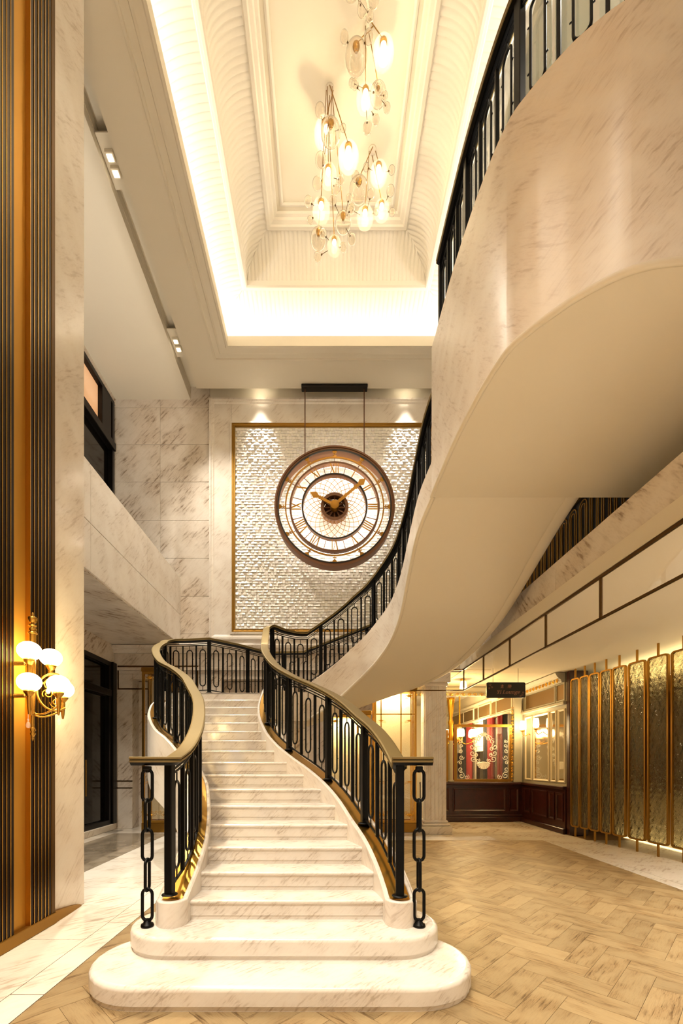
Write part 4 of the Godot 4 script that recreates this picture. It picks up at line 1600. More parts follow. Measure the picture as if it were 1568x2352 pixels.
func build_clock() -> void:
	var c0 := V(0.196, 7.27, 9.72)
	var t := thing("hanging_clock", "great round skeleton clock with bronze rings and gold hands hung before the pearl mosaic", "clock", V(0.196, 5.93, 9.72))
	var b := MB.new()
	ring(b, c0, 1.335, 1.27, -0.25, 0.0)
	ring(b, c0, 1.345, 1.31, -0.01, 0.02)
	part(t, "outer_ring", b, M.copper_paint)
	b = MB.new()
	ring(b, c0, 1.275, 1.245, -0.015, 0.006)
	part(t, "rim", b, M.black_paint)
	b = MB.new()
	ring(b, c0, 1.11, 1.08, -0.03, 0.0)
	part(t, "minute_ring", b, M.clock_gold)
	b = MB.new()
	ring(b, c0, 1.01, 0.97, -0.13, -0.01)
	part(t, "chapter_ring", b, M.copper_paint)
	b = MB.new()
	ring(b, c0, 0.735, 0.70, -0.12, 0.0)
	part(t, "inner_ring", b, M.copper_paint)
	b = MB.new()
	ring(b, c0, 0.738, 0.712, 0.0, 0.012)
	part(t, "inner_rim", b, M.black_paint)
	b = MB.new()
	ring(b, c0, 0.31, 0.245, -0.16, 0.0, 48)
	part(t, "hub_ring", b, M.copper_paint)
	for k in 12:
		b = MB.new()
		radial_bar(b, c0, TAU * k / 12, 0.05, 0.25, 0, 0, 0.03, -0.10, -0.05)
		part(t, "spoke", b, M.bronze_paint)
	b = MB.new()
	b.lathe([Vector2(0, -0.2), Vector2(0.24, -0.2), Vector2(0.24, -0.16), Vector2(0, -0.16)], 36, Transform3D(Basis(Vector3.RIGHT, PI / 2), c0))
	part(t, "hub_plate", b, M.bronze_paint)
	# lattice between hub and inner ring
	b = MB.new()
	var nl := 24
	for k in nl:
		for sg in [-1.0, 1.0]:
			var pts := []
			for i in 9:
				var u := i / 8.0
				var r := lerpf(0.30, 0.70, u)
				var a: float = TAU * (k + 0.5) / nl + sg * 0.72 * (1.0 - u) * (1.0 - 0.15 * u)
				pts.append(c0 + Vector3(sin(a) * r, cos(a) * r, -0.055))
			b.tube(pts, 0.0055, 5)
	part(t, "lattice", b, M.clock_gold)
	# numerals, feet to the centre
	var nums := ["XII", "I", "II", "III", "IIII", "V", "VI", "VII", "VIII", "IX", "X", "XI"]
	for k in 12:
		var s: String = nums[k]
		var ang := TAU * k / 12
		var wd := 0.0
		var cw := {"I": 0.05, "V": 0.11, "X": 0.11}
		for ch in s:
			wd += cw[ch]
		b = MB.new()
		var x := -wd / 2
		for ch in s:
			var m: float = x + cw[ch] / 2
			if ch == "I":
				radial_bar(b, c0, ang, 0.745, 0.965, m, m, 0.02, -0.03, -0.01)
			elif ch == "V":
				radial_bar(b, c0, ang, 0.745, 0.965, m, m - 0.045, 0.024, -0.03, -0.01)
				radial_bar(b, c0, ang, 0.745, 0.965, m, m + 0.045, 0.012, -0.03, -0.01)
			else:
				radial_bar(b, c0, ang, 0.745, 0.965, m + 0.045, m - 0.045, 0.024, -0.03, -0.01)
				radial_bar(b, c0, ang, 0.745, 0.965, m - 0.045, m + 0.045, 0.012, -0.03, -0.01)
			x += cw[ch]
		part(t, "numeral", b, M.clock_gold)
		# spade marker between the rings
		b = MB.new()
		radial_bar(b, c0, ang, 1.10, 1.20, 0, 0, 0.014, -0.03, -0.012)
		radial_bar(b, c0, ang, 1.13, 1.15, 0, 0, 0.085, -0.028, -0.014)
		var pl := PackedVector2Array()
		for q in [Vector2(0, 1.17), Vector2(0.03, 1.195), Vector2(0.05, 1.22), Vector2(0.048, 1.245), Vector2(0.03, 1.26), Vector2(0.03, 1.29), Vector2(-0.03, 1.29), Vector2(-0.03, 1.26), Vector2(-0.048, 1.245), Vector2(-0.05, 1.22), Vector2(-0.03, 1.195)]:
			pl.append(q)
		b.extrude(pl, -0.035, -0.012, Transform3D(Basis(Vector3(0, 0, 1), -ang), c0))
		part(t, "hour_marker", b, M.clock_gold)
	# hands: eight minutes past ten
	for h in [[50.0, 0.90, 0.05], [298.0, 0.62, 0.03]]:
		b = MB.new()
		var L: float = h[1]
		var pl := PackedVector2Array()
		for q in [Vector2(0.032, 0.05), Vector2(0.028, L - 0.32), Vector2(0.05, L - 0.30), Vector2(0.026, L - 0.27), Vector2(0.042, L - 0.24), Vector2(0.024, L - 0.22), Vector2(0.075, L - 0.12), Vector2(0, L)]:
			pl.append(q)
		for i in range(6, -1, -1):
			pl.append(Vector2(-pl[i].x, pl[i].y))
		b.extrude(pl, h[2], h[2] + 0.015, Transform3D(Basis(Vector3(0, 0, 1), -deg_to_rad(h[0])), c0))
		part(t, "hour_hand" if L < 0.7 else "minute_hand", b, M.clock_gold)
	b = MB.new()
	b.lathe([Vector2(0, -0.1), Vector2(0.10, -0.1), Vector2(0.10, 0.075), Vector2(0.09, 0.085), Vector2(0, 0.085)], 28, Transform3D(Basis(Vector3.RIGHT, PI / 2), c0))
	part(t, "hub", b, M.clock_gold)
	# stays between the rings
	for k in 12:
		b = MB.new()
		radial_bar(b, c0, TAU * (k + 0.5) / 12, 0.73, 0.98, 0, 0, 0.012, -0.10, -0.085)
		radial_bar(b, c0, TAU * k / 12, 1.0, 1.28, 0, 0, 0.012, -0.09, -0.075)
		part(t, "stay", b, M.copper_paint)
	# light strips on the back of two rings, towards the wall
	b = MB.new()
	ring(b, c0, 1.005, 0.975, -0.145, -0.132)
	ring(b, c0, 0.73, 0.705, -0.135, -0.122)
	part(t, "led_ring", b, M.clock_led)
	for k in 8:
		var a := TAU * k / 8
		omni(t, c0 + Vector3(sin(a) * 0.72, cos(a) * 0.72, -0.17), CLOCK * 1.25, Color(1.0, 0.93, 0.82), 0.012)
	# hangers and ceiling plate
	for x in [-0.47, 0.866]:
		b = MB.new()
		var yb := 7.27 + sqrt(1.33 * 1.33 - pow(x - 0.196, 2))
		b.tube([V(x, yb - 0.01, 9.84), V(x, 10.02, 9.84)], 0.012, 8)
		part(t, "hanger_rod", b, M.bronze_paint)
	b = MB.new()
	b.bb(V(-0.55, 9.985, 9.76), V(0.94, 10.045, 9.92), 0.008)
	part(t, "ceiling_plate", b, M.bronze_dark)

# ------------------------------------------------------------------ chandeliers
func spot_at(px: float, py: float, d: float) -> Vector3:
	return V((px - 748.0) / 1000.0 * d, 1.54 + (1752.0 - py) / 1000.0 * d, d)

# the hollow of a blown bubble: a ball whose faces look inwards
func inner_ball(b: MB, c0: Vector3, r: float, sy: float, seg: int, lat: int) -> void:
	var q := MB.new()
	q.ball(c0, r, sy, seg, lat)
	var s := b.v.size()
	for i in q.v.size():
		b.put(q.v[i], -q.n[i])
	for i in range(0, q.ix.size(), 3):
		b.ix.append_array([s + q.ix[i], s + q.ix[i + 2], s + q.ix[i + 1]])

func chandelier(label: String, can: Vector3, big: Array, small: Array) -> void:
	var t := thing("bubble_chandelier", label, "chandelier", can, "clusters of glass bubble lamps under the coffer")
	var b := MB.new()
	b.lathe([Vector2(0, 0.0), Vector2(0.06, 0.0), Vector2(0.06, 0.03), Vector2(0, 0.03)], 20, Transform3D(Basis(), can - Vector3.UP * 0.03))
	part(t, "canopy", b, M.ceiling_paint)
	var i := 0
	for g in big:
		var c0: Vector3 = g[0]
		var r: float = g[1]
		var lit: bool = g[2]
		var top := c0 + Vector3.UP * r * 1.12
		b = MB.new()
		var a := TAU * i / big.size()
		i += 1
		b.tube([can + Vector3(cos(a) * 0.05, -0.03, sin(a) * 0.05), top + Vector3.UP * 0.02], 0.006, 6)
		part(t, "rod", b, M.brass_satin)
		b = MB.new()
		b.ball(c0, r, 1.12, 28, 20)
		if not lit:
			inner_ball(b, c0, r - 0.005, 1.12, 28, 20)
		var gl := part(t, "glass_bubble", b, M.bubble_glass if lit else M.bubble_shell)
		b = MB.new()
		var cr := r * 0.33
		b.lathe([Vector2(0, -0.09), Vector2(cr * 0.5, -0.085), Vector2(cr * 0.55, -0.04), Vector2(cr, -0.03), Vector2(cr, 0.0), Vector2(0.02, 0.015), Vector2(0.012, 0.04), Vector2(0, 0.04)], 18, Transform3D(Basis(), top - Vector3.UP * 0.005))
		part(gl, "socket", b, M.brass)
		if lit:
			b = MB.new()
			var br := r * 0.28
			b.lathe([Vector2(0, -r * 0.95), Vector2(br * 0.6, -r * 0.88), Vector2(br, -r * 0.62), Vector2(br * 0.9, -r * 0.35), Vector2(br * 0.4, -0.09), Vector2(0, -0.085)], 16, Transform3D(Basis(), top))
			part(gl, "bulb", b, M.bulb_glow)
			omni(t, top - Vector3.UP * r * 0.6, BULB, Color(1.0, 0.90, 0.72), br * 0.8)
		else:
			b = MB.new()
			b.ball(top - Vector3.UP * (0.11 + cr * 0.4), cr * 0.5, 1.3, 12, 8)
			part(gl, "lens", b, M.crystal)
	for g in small:
		var c0: Vector3 = g[0]
		var r: float = g[1]
		b = MB.new()
		b.ball(c0, r, 1.08, 20, 14)
		inner_ball(b, c0, r - 0.004, 1.08, 20, 14)
		var gl := part(t, "small_bubble", b, M.bubble_shell)
		# pin that ties it to the nearest large bubble
		var best: Vector3 = big[0][0]
		var br2: float = big[0][1]
		for q in big:
			if q[0].distance_to(c0) - q[1] < best.distance_to(c0) - br2:
				best = q[0]
				br2 = q[1]
		var dir := (best - c0).normalized()
		b = MB.new()
		var far := maxf(best.distance_to(c0) - br2 * 0.99, r + 0.02)
		b.tube([c0 + dir * (r * 0.99), c0 + dir * far], 0.004, 6)
		b.ball(c0 + dir * (r + 0.006), 0.012, 1.0, 8, 6)
		part(gl, "pin", b, M.brass_dark)

func build_chandeliers() -> void:
	# centres read as angles from the tripod, each cluster hanging below its own canopy
	var k := 3.675
	var bub := func(cx: float, cy: float, w: float, d: float, lit := false) -> Array:
		return [spot_at(600.0 + cx / k, cy / k, d), w / k / 2000.0 * d, lit]
	var a_big := [bub.call(540, 1140, 195, 6.42, true), bub.call(585, 1120, 165, 6.08), bub.call(735, 1330, 180, 6.35, true), bub.call(565, 1490, 145, 6.3, true), bub.call(505, 1780, 150, 6.2, true), bub.call(615, 2080, 122, 6.3, true), bub.call(482, 2015, 135, 6.42), bub.call(690, 1880, 132, 6.5)]
	var a_small := [bub.call(495, 930, 84, 6.35), bub.call(500, 1350, 92, 6.1), bub.call(470, 1550, 80, 6.35), bub.call(670, 1520, 60, 6.2), bub.call(605, 1690, 62, 6.3), bub.call(632, 1605, 60, 6.45), bub.call(395, 1700, 68, 6.2), bub.call(410, 1860, 52, 6.3), bub.call(475, 2170, 67, 6.4), bub.call(762, 2020, 72, 6.45), bub.call(690, 2090, 62, 6.25), bub.call(520, 1970, 58, 6.15), bub.call(758, 1760, 60, 6.5), bub.call(740, 1670, 50, 6.45), bub.call(690, 1080, 50, 6.3)]
	chandelier("long cluster of glass bubbles with six lit bulbs hanging lowest over the hall", spot_at(757, 203, 6.31), a_big, a_small)
	var b_big := [bub.call(800, 480, 185, 5.85), bub.call(1030, 450, 185, 5.7, true), bub.call(880, 840, 165, 5.62, true), bub.call(985, 800, 140, 5.9)]
	var b_small := [bub.call(700, 310, 72, 5.75), bub.call(905, 310, 80, 5.7), bub.call(1040, 810, 55, 5.75), bub.call(1060, 910, 60, 5.85), bub.call(965, 1010, 62, 5.7), bub.call(895, 1080, 76, 5.65), bub.call(790, 710, 60, 5.6), bub.call(762, 700, 50, 5.75), bub.call(985, 745, 75, 5.55)]
	chandelier("cluster of large glass bubbles with two lit bulbs beside the gallery edge of the coffer", spot_at(848, 55, 5.76), b_big, b_small)
	var c_big := [bub.call(990, 1470, 150, 6.85, true), bub.call(822, 1610, 165, 6.95), bub.call(875, 1840, 142, 6.8, true), bub.call(1015, 1780, 132, 7.0, true)]
	var c_small := [bub.call(1100, 1435, 56, 6.9), bub.call(1090, 1610, 70, 6.9), bub.call(1105, 1790, 52, 7.0), bub.call(925, 1640, 62, 6.75), bub.call(760, 1770, 60, 6.9), bub.call(795, 1490, 66, 6.85), bub.call(885, 1410, 52, 6.9), bub.call(965, 1790, 45, 6.8)]
	chandelier("cluster of four glass bubbles with three lit bulbs hung nearest to the clock", spot_at(855, 343, 6.9375), c_big, c_small)
	var d_big := [bub.call(850, -330, 170, 5.2, true), bub.call(760, -120, 150, 5.3)]
	var d_small := [bub.call(852, 75, 88, 5.25), bub.call(950, -5, 92, 5.2), bub.call(915, 130, 70, 5.3)]
	chandelier("glass bubble cluster half hidden where the coffer leaves the view", spot_at(835, -180, 5.0595), d_big, d_small)

# ------------------------------------------------------------------ sconce
func build_sconce() -> void:
	var sx := -2.47
	var sd := 3.67
	var t := thing("wall_sconce", "ornate brass wall sconce with five glowing globes on the brass panelling", "sconce", V(-2.66, 2.2, 3.67))
	var b := MB.new()
	var up := Transform3D(Basis(), V(sx, 0, sd))
	b.lathe([Vector2(0, 2.81), Vector2(0.008, 2.80), Vector2(0.01, 2.785), Vector2(0.012, 2.775)], 12, up)
	b.lathe([Vector2(0.012, 2.776), Vector2(0.034, 2.765), Vector2(0.036, 2.745), Vector2(0.026, 2.722), Vector2(0.014, 2.715)], 36, up, 0.12, 18)
	b.lathe([Vector2(0.014, 2.716), Vector2(0.014, 2.705), Vector2(0.03, 2.70), Vector2(0.03, 2.69), Vector2(0.018, 2.685), Vector2(0.018, 2.675), Vector2(0.03, 2.67), Vector2(0.03, 2.655), Vector2(0.02, 2.65), Vector2(0.036, 2.635), Vector2(0.034, 2.627), Vector2(0.026, 2.62), Vector2(0.024, 2.40), Vector2(0.022, 2.10), Vector2(0.017, 1.98), Vector2(0.02, 1.97), Vector2(0.02, 1.955), Vector2(0.015, 1.95), Vector2(0.010, 1.84), Vector2(0.018, 1.835), Vector2(0.024, 1.815), Vector2(0.014, 1.80), Vector2(0.024, 1.785), Vector2(0.014, 1.765), Vector2(0.006, 1.755), Vector2(0.010, 1.745), Vector2(0.0, 1.72)], 20, up)
	part(t, "stem", b, M.brass)
	for y in [2.37, 2.10]:
		b = MB.new()
		b.lathe([Vector2(0, 0), Vector2(0.055, 0), Vector2(0.055, 0.018), Vector2(0.04, 0.03), Vector2(0.02, 0.035), Vector2(0.016, 0.15), Vector2(0, 0.15)], 20, Transform3D(Basis(Vector3(0, 0, 1), -PI / 2), V(-2.663, y, sd - 0.03)))
		part(t, "wall_rose", b, M.brass)
	var globes := [V(-2.45, 2.465, 3.60), V(-2.43, 2.47, 3.85), V(-2.417, 2.197, 3.55), V(-2.27, 2.206, 3.70), V(-2.33, 2.19, 3.86)]
	for g in globes:
		b = MB.new()
		b.ball(g, 0.09, 0.86, 24, 16)
		part(t, "globe", b, M.globe_glow)
		omni(t, g, SCONCE, Color(1.0, 0.85, 0.58), 0.07)
		b = MB.new()
		b.lathe([Vector2(0.0, -0.075), Vector2(0.045, -0.066), Vector2(0.04, -0.085), Vector2(0.022, -0.11), Vector2(0.016, -0.12), Vector2(0.02, -0.125), Vector2(0.014, -0.22), Vector2(0.008, -0.26), Vector2(0.0, -0.265)], 18, Transform3D(Basis(), g))
		part(t, "gallery_cup", b, M.brass)
		# arm from the stem
		b = MB.new()
		var s0 := V(sx, g.y - 0.22, sd)
		var e0: Vector3 = g - Vector3.UP * 0.13
		var m1: Vector3 = s0.lerp(e0, 0.4) - Vector3.UP * 0.07
		b.tube(catmull([s0 + Vector3.UP * 0.14, s0 - Vector3.UP * 0.01, m1, e0 - Vector3.UP * 0.05, e0], 5), 0.008, 7)
		part(t, "arm", b, M.brass)
	# open ring with scroll work
	b = MB.new()
	var ux := (V(-2.3, 0, 3.80) - V(sx, 0, sd)).normalized()
	var cc := V(sx, 2.15, sd) + ux * 0.16
	var arc := []
	for i in 19:
		var a := PI * (0.42 + 1.28 * i / 18.0)
		arc.append(cc + ux * cos(a) * 0.13 + Vector3.UP * sin(a) * 0.16)
	b.tube(arc, 0.009, 8)
	part(t, "ring_arm", b, M.brass)
	b = MB.new()
	scroll(b, cc + ux * -0.03 + Vector3.UP * 0.06, ux, Vector3.UP, 0.055, 1.5, PI * 0.5, 0.006)
	scroll(b, cc + ux * -0.05 - Vector3.UP * 0.02, ux, Vector3.UP, 0.045, 1.5, PI * 1.2, 0.006, -1.0)
	scroll(b, cc + ux * 0.01 - Vector3.UP * 0.09, ux, Vector3.UP, 0.05, 1.5, PI, 0.006)
	part(t, "scroll_work", b, M.gilt)
	for q in [cc + ux * 0.03 - Vector3.UP * 0.24, V(sx - 0.01, 1.87, sd - 0.04), cc - ux * 0.05 + Vector3.UP * 0.02]:
		b = MB.new()
		b.tube([q + Vector3.UP * 0.075, q + Vector3.UP * 0.02], 0.003, 5)
		b.ball(q + Vector3.UP * 0.028, 0.009, 1.0, 8, 6)
		b.lathe([Vector2(0, 0.018), Vector2(0.01, 0.008), Vector2(0.019, -0.018), Vector2(0.012, -0.036), Vector2(0, -0.042)], 8, Transform3D(Basis(), q))
		part(t, "crystal_drop", b, M.crystal)

# ------------------------------------------------------------------ low ceiling at the lounge side
func build_low_ceiling() -> void:
	var lc := struct("ceiling_low", "low cream ceiling and marble faced balcony edge over the lounge side", "ceiling", V(4.5, 3.5, 5))
	var b := MB.new()
	b.bb(V(2.9, 3.5, -3.2), V(6.4, 3.72, 9.45))
	b.bb(V(1.4, 3.5, 9.42), V(6.4, 3.72, 11.38))
	part(lc, "ceiling_plate", b, M.ceiling_paint)
	b = MB.new()
	b.bb(V(2.97, 3.70, -3.2), V(3.4, 4.1, 10.2))
	b.bb(V(3.3, 3.9, 4.9), V(6.2, 4.1, 10.2))
	part(lc, "balcony_slab", b, M.plaster)
	for k in 5:
		panel_box(lc, "marble_panel", V(2.955, 3.68, -1.0 + k * 2.2), V(3.12, 4.12, 1.195 + k * 2.2), M.marble_wall_b)
	b = MB.new()
	b.sweep([V(2.95, 3.5, 10.1), V(2.95, 3.5, -3.0)], [Vector2(-0.02, -0.01), Vector2(0.05, -0.01), Vector2(0.05, 0.03), Vector2(0.02, 0.05), Vector2(0.015, 0.15), Vector2(-0.005, 0.17), Vector2(-0.02, 0.18)])
	part(lc, "moulding", b, M.plaster)
	# wall coloured dark to stand in for the unlit void behind the balcony
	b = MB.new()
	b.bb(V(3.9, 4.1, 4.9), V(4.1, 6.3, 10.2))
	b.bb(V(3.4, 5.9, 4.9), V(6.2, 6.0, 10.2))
	part(lc, "balcony_shade_wall", b, M.dark_wood)
	# smoke screen: a brass framed strip of glass hanging from the edge
	var t := thing("hanging_glass_screen", "brass framed strip of clear glass hanging along the edge of the low ceiling", "glass screen", V(2.86, 3.03, 5.5))
	var x := 2.86
	b = MB.new()
	b.bb(V(x - 0.012, 3.46, 0.5), V(x + 0.012, 3.49, 9.03))
	part(t, "top_rail", b, M.brass_dark)
	b = MB.new()
	b.bb(V(x - 0.012, 3.03, 0.5), V(x + 0.012, 3.052, 9.03))
	part(t, "bottom_rail", b, M.brass_dark)
	for d in [9.03, 7.9, 6.77, 5.66, 4.53, 3.4, 2.2]:
		b = MB.new()
		b.bb(V(x - 0.012, 3.03, d - 0.012), V(x + 0.012, 3.47, d + 0.012))
		part(t, "mullion", b, M.brass_dark)
		if d > 2.5:
			panel_box(t, "pane", V(x - 0.003, 3.05, d - 1.10), V(x + 0.003, 3.462, d - 0.014), M.clear_glass, 0.0)
	b = MB.new()
	b.bb(V(1.75, 3.03, 9.018), V(x, 3.05, 9.04))
	b.bb(V(2.3, 3.46, 9.018), V(x, 3.485, 9.04))
	part(t, "bottom_rail", b, M.brass_dark)
	# fill lamps added to the low ceiling, out of view
	for p in [Vector2(3.6, 1.2), Vector2(5.2, 1.2), Vector2(3.7, 3.6), Vector2(5.3, 4.6), Vector2(5.6, 2.9), Vector2(3.4, -1.0), Vector2(5.2, -1.0)]:
		fill_downlight("added recessed downlight in the low ceiling outside the glass screens", V(p.x, 3.5, p.y), LOW, 55.0, "added downlights in the low ceiling")

func fill_downlight(label: String, at: Vector3, energy: float, angle: float, group: String) -> void:  # an added fill lamp, set where the camera does not see it
	var t := thing("fill_downlight", label, "fill_downlight", at, group)
	var b := MB.new()
	b.lathe([Vector2(0.05, -0.004), Vector2(0.075, -0.004), Vector2(0.075, 0.0), Vector2(0.05, 0.0)], 20, Transform3D(Basis(), at))
	part(t, "trim_ring", b, M.ceiling_paint)
	b = MB.new()
	b.lathe([Vector2(0, -0.002), Vector2(0.05, -0.002), Vector2(0.05, 0.0), Vector2(0, 0.0)], 16, Transform3D(Basis(), at))
	part(t, "lens", b, M.lens_glow)
	spot(t, at - Vector3.UP * 0.02, at - Vector3.UP * 1.0, energy, Color(1.0, 0.96, 0.89), angle, 0.04, 1.0)

# ------------------------------------------------------------------ cast glass screens
func build_screens() -> void:
	var ds := [9.07, 8.80, 8.53, 8.24, 7.93, 7.55, 7.14, 6.70, 6.26]
	var wd := [0.262, 0.262, 0.27, 0.285, 0.31, 0.36, 0.39, 0.41, 0.41]
	var nth := ["first", "second", "third", "fourth", "fifth", "sixth", "seventh", "eighth", "ninth"]
	for i in ds.size():
		var d: float = ds[i]
		var x := 5.2 + 0.13 * (9.06 - d)
		var w: float = wd[i]
		var t := thing("glass_screen", "tall cast glass screen in a brass frame, " + nth[i] + " from the mahogany end post", "glass screen", V(x, 0, d), "row of cast glass screens")
		var dir := V(-0.13, 0, 1).normalized()
		var xf := Transform3D(Basis(dir, Vector3.UP, dir.cross(Vector3.UP)), V(x, 1.75, d))
		var b := MB.new()
		var oa := rounded(w, 3.1, 0.06)
		var ob := rounded(w - 0.056, 3.044, 0.04)
		for e in oa.size():
			var e2 := (e + 1) % oa.size()
			var q := [oa[e], oa[e2], ob[e2], ob[e]]
			for z in [-0.02, 0.02]:
				b.poly([xf * Vector3(q[0].x, q[0].y, z), xf * Vector3(q[1].x, q[1].y, z), xf * Vector3(q[2].x, q[2].y, z), xf * Vector3(q[3].x, q[3].y, z)], xf.basis * Vector3(0, 0, z))
			var mo: Vector2 = (oa[e] + oa[e2]) * 0.5
			b.poly([xf * Vector3(oa[e].x, oa[e].y, -0.02), xf * Vector3(oa[e2].x, oa[e2].y, -0.02), xf * Vector3(oa[e2].x, oa[e2].y, 0.02), xf * Vector3(oa[e].x, oa[e].y, 0.02)], xf.basis * Vector3(oa[e2].y - oa[e].y, oa[e].x - oa[e2].x, 0))
			b.poly([xf * Vector3(ob[e].x, ob[e].y, -0.02), xf * Vector3(ob[e2].x, ob[e2].y, -0.02), xf * Vector3(ob[e2].x, ob[e2].y, 0.02), xf * Vector3(ob[e].x, ob[e].y, 0.02)], xf.basis * Vector3(ob[e].y - ob[e2].y, ob[e2].x - ob[e].x, 0))
		part(t, "frame", b, M.brass_satin)
		b = MB.new()
		var ph := i * 0.37
		for sd in [-1.0, 1.0]:
			var rows := []
			for r in 211:
				var v := -1.522 + 3.044 * r / 210.0
				var row := PackedVector3Array()
				for q in 15:
					var u := (q / 14.0 - 0.5) * (w - 0.05)
					var tw := absf(fposmod(q / 14.0 * 2.0 + ph, 1.0) - 0.5) * 2.0
					var hgt := sin((v * 9.0 + tw * 1.5 + 0.5 * sin(v * 3.1 + ph)) * TAU) * 0.004 + sin((v * 2.3 + tw * 0.8 + ph) * TAU) * 0.003
					row.append(Vector3(u, v, sd * (0.008 + hgt)))
				rows.append(row)
			b.grid(rows, Vector3(0, 0, sd))
		var hw := (w - 0.05) * 0.5
		b.box(Vector3(-hw - 0.001, 0, 0), Vector3(0.002, 3.044, 0.01))
		b.box(Vector3(hw + 0.001, 0, 0), Vector3(0.002, 3.044, 0.01))
		place(t, "pane", b.mesh(), M.cast_glass, xf)
		for y in [[0.0, 0.2], [3.3, 3.5]]:
			b = MB.new()
			b.box(V(x, (y[0] + y[1]) / 2, d), Vector3(0.03, y[1] - y[0], 0.03), Basis(), 0.003)
			part(t, "post", b, M.brass_satin)
	# light strips along the floor and along the top of the dark panel behind them
	var t2 := thing("screen_light", "warm light strips along the floor and the dark panel behind the glass screens", "light", V(6.1, 0, 6.0))
	for y in [0.0, 3.105]:
		var b := MB.new()
		b.bb(V(6.14, y, 2.0), V(6.18, y + 0.015, 9.0))
		part(t2, "led_strip", b, M.strip_glow)
		var at := V(6.12, y + 0.03, 5.5)
		area(t2, at, at + Vector3.UP + Vector3(-0.35 if y > 1 else -0.05, 0, 0), Vector2(0.05, 7.0), STRIP if y > 1 else STRIP * 0.08, Color(1.0, 0.89, 0.66), Vector3(0, 0, 1))

# ------------------------------------------------------------------ lounge
func lamp_shade(t: Node3D, at: Vector3, r: float, h: float, energy: float) -> void:
	var b := MB.new()
	b.lathe([Vector2(r * 0.9, -h / 2), Vector2(r, -h / 4), Vector2(r * 0.92, h / 4), Vector2(r * 0.75, h / 2), Vector2(r * 0.7, h / 2), Vector2(r * 0.85, -h / 2)], 16, Transform3D(Basis(), at))
	part(t, "lamp_shade", b, M.shade_glow)
	omni(t, at, energy, Color(1.0, 0.87, 0.64), 0.03)

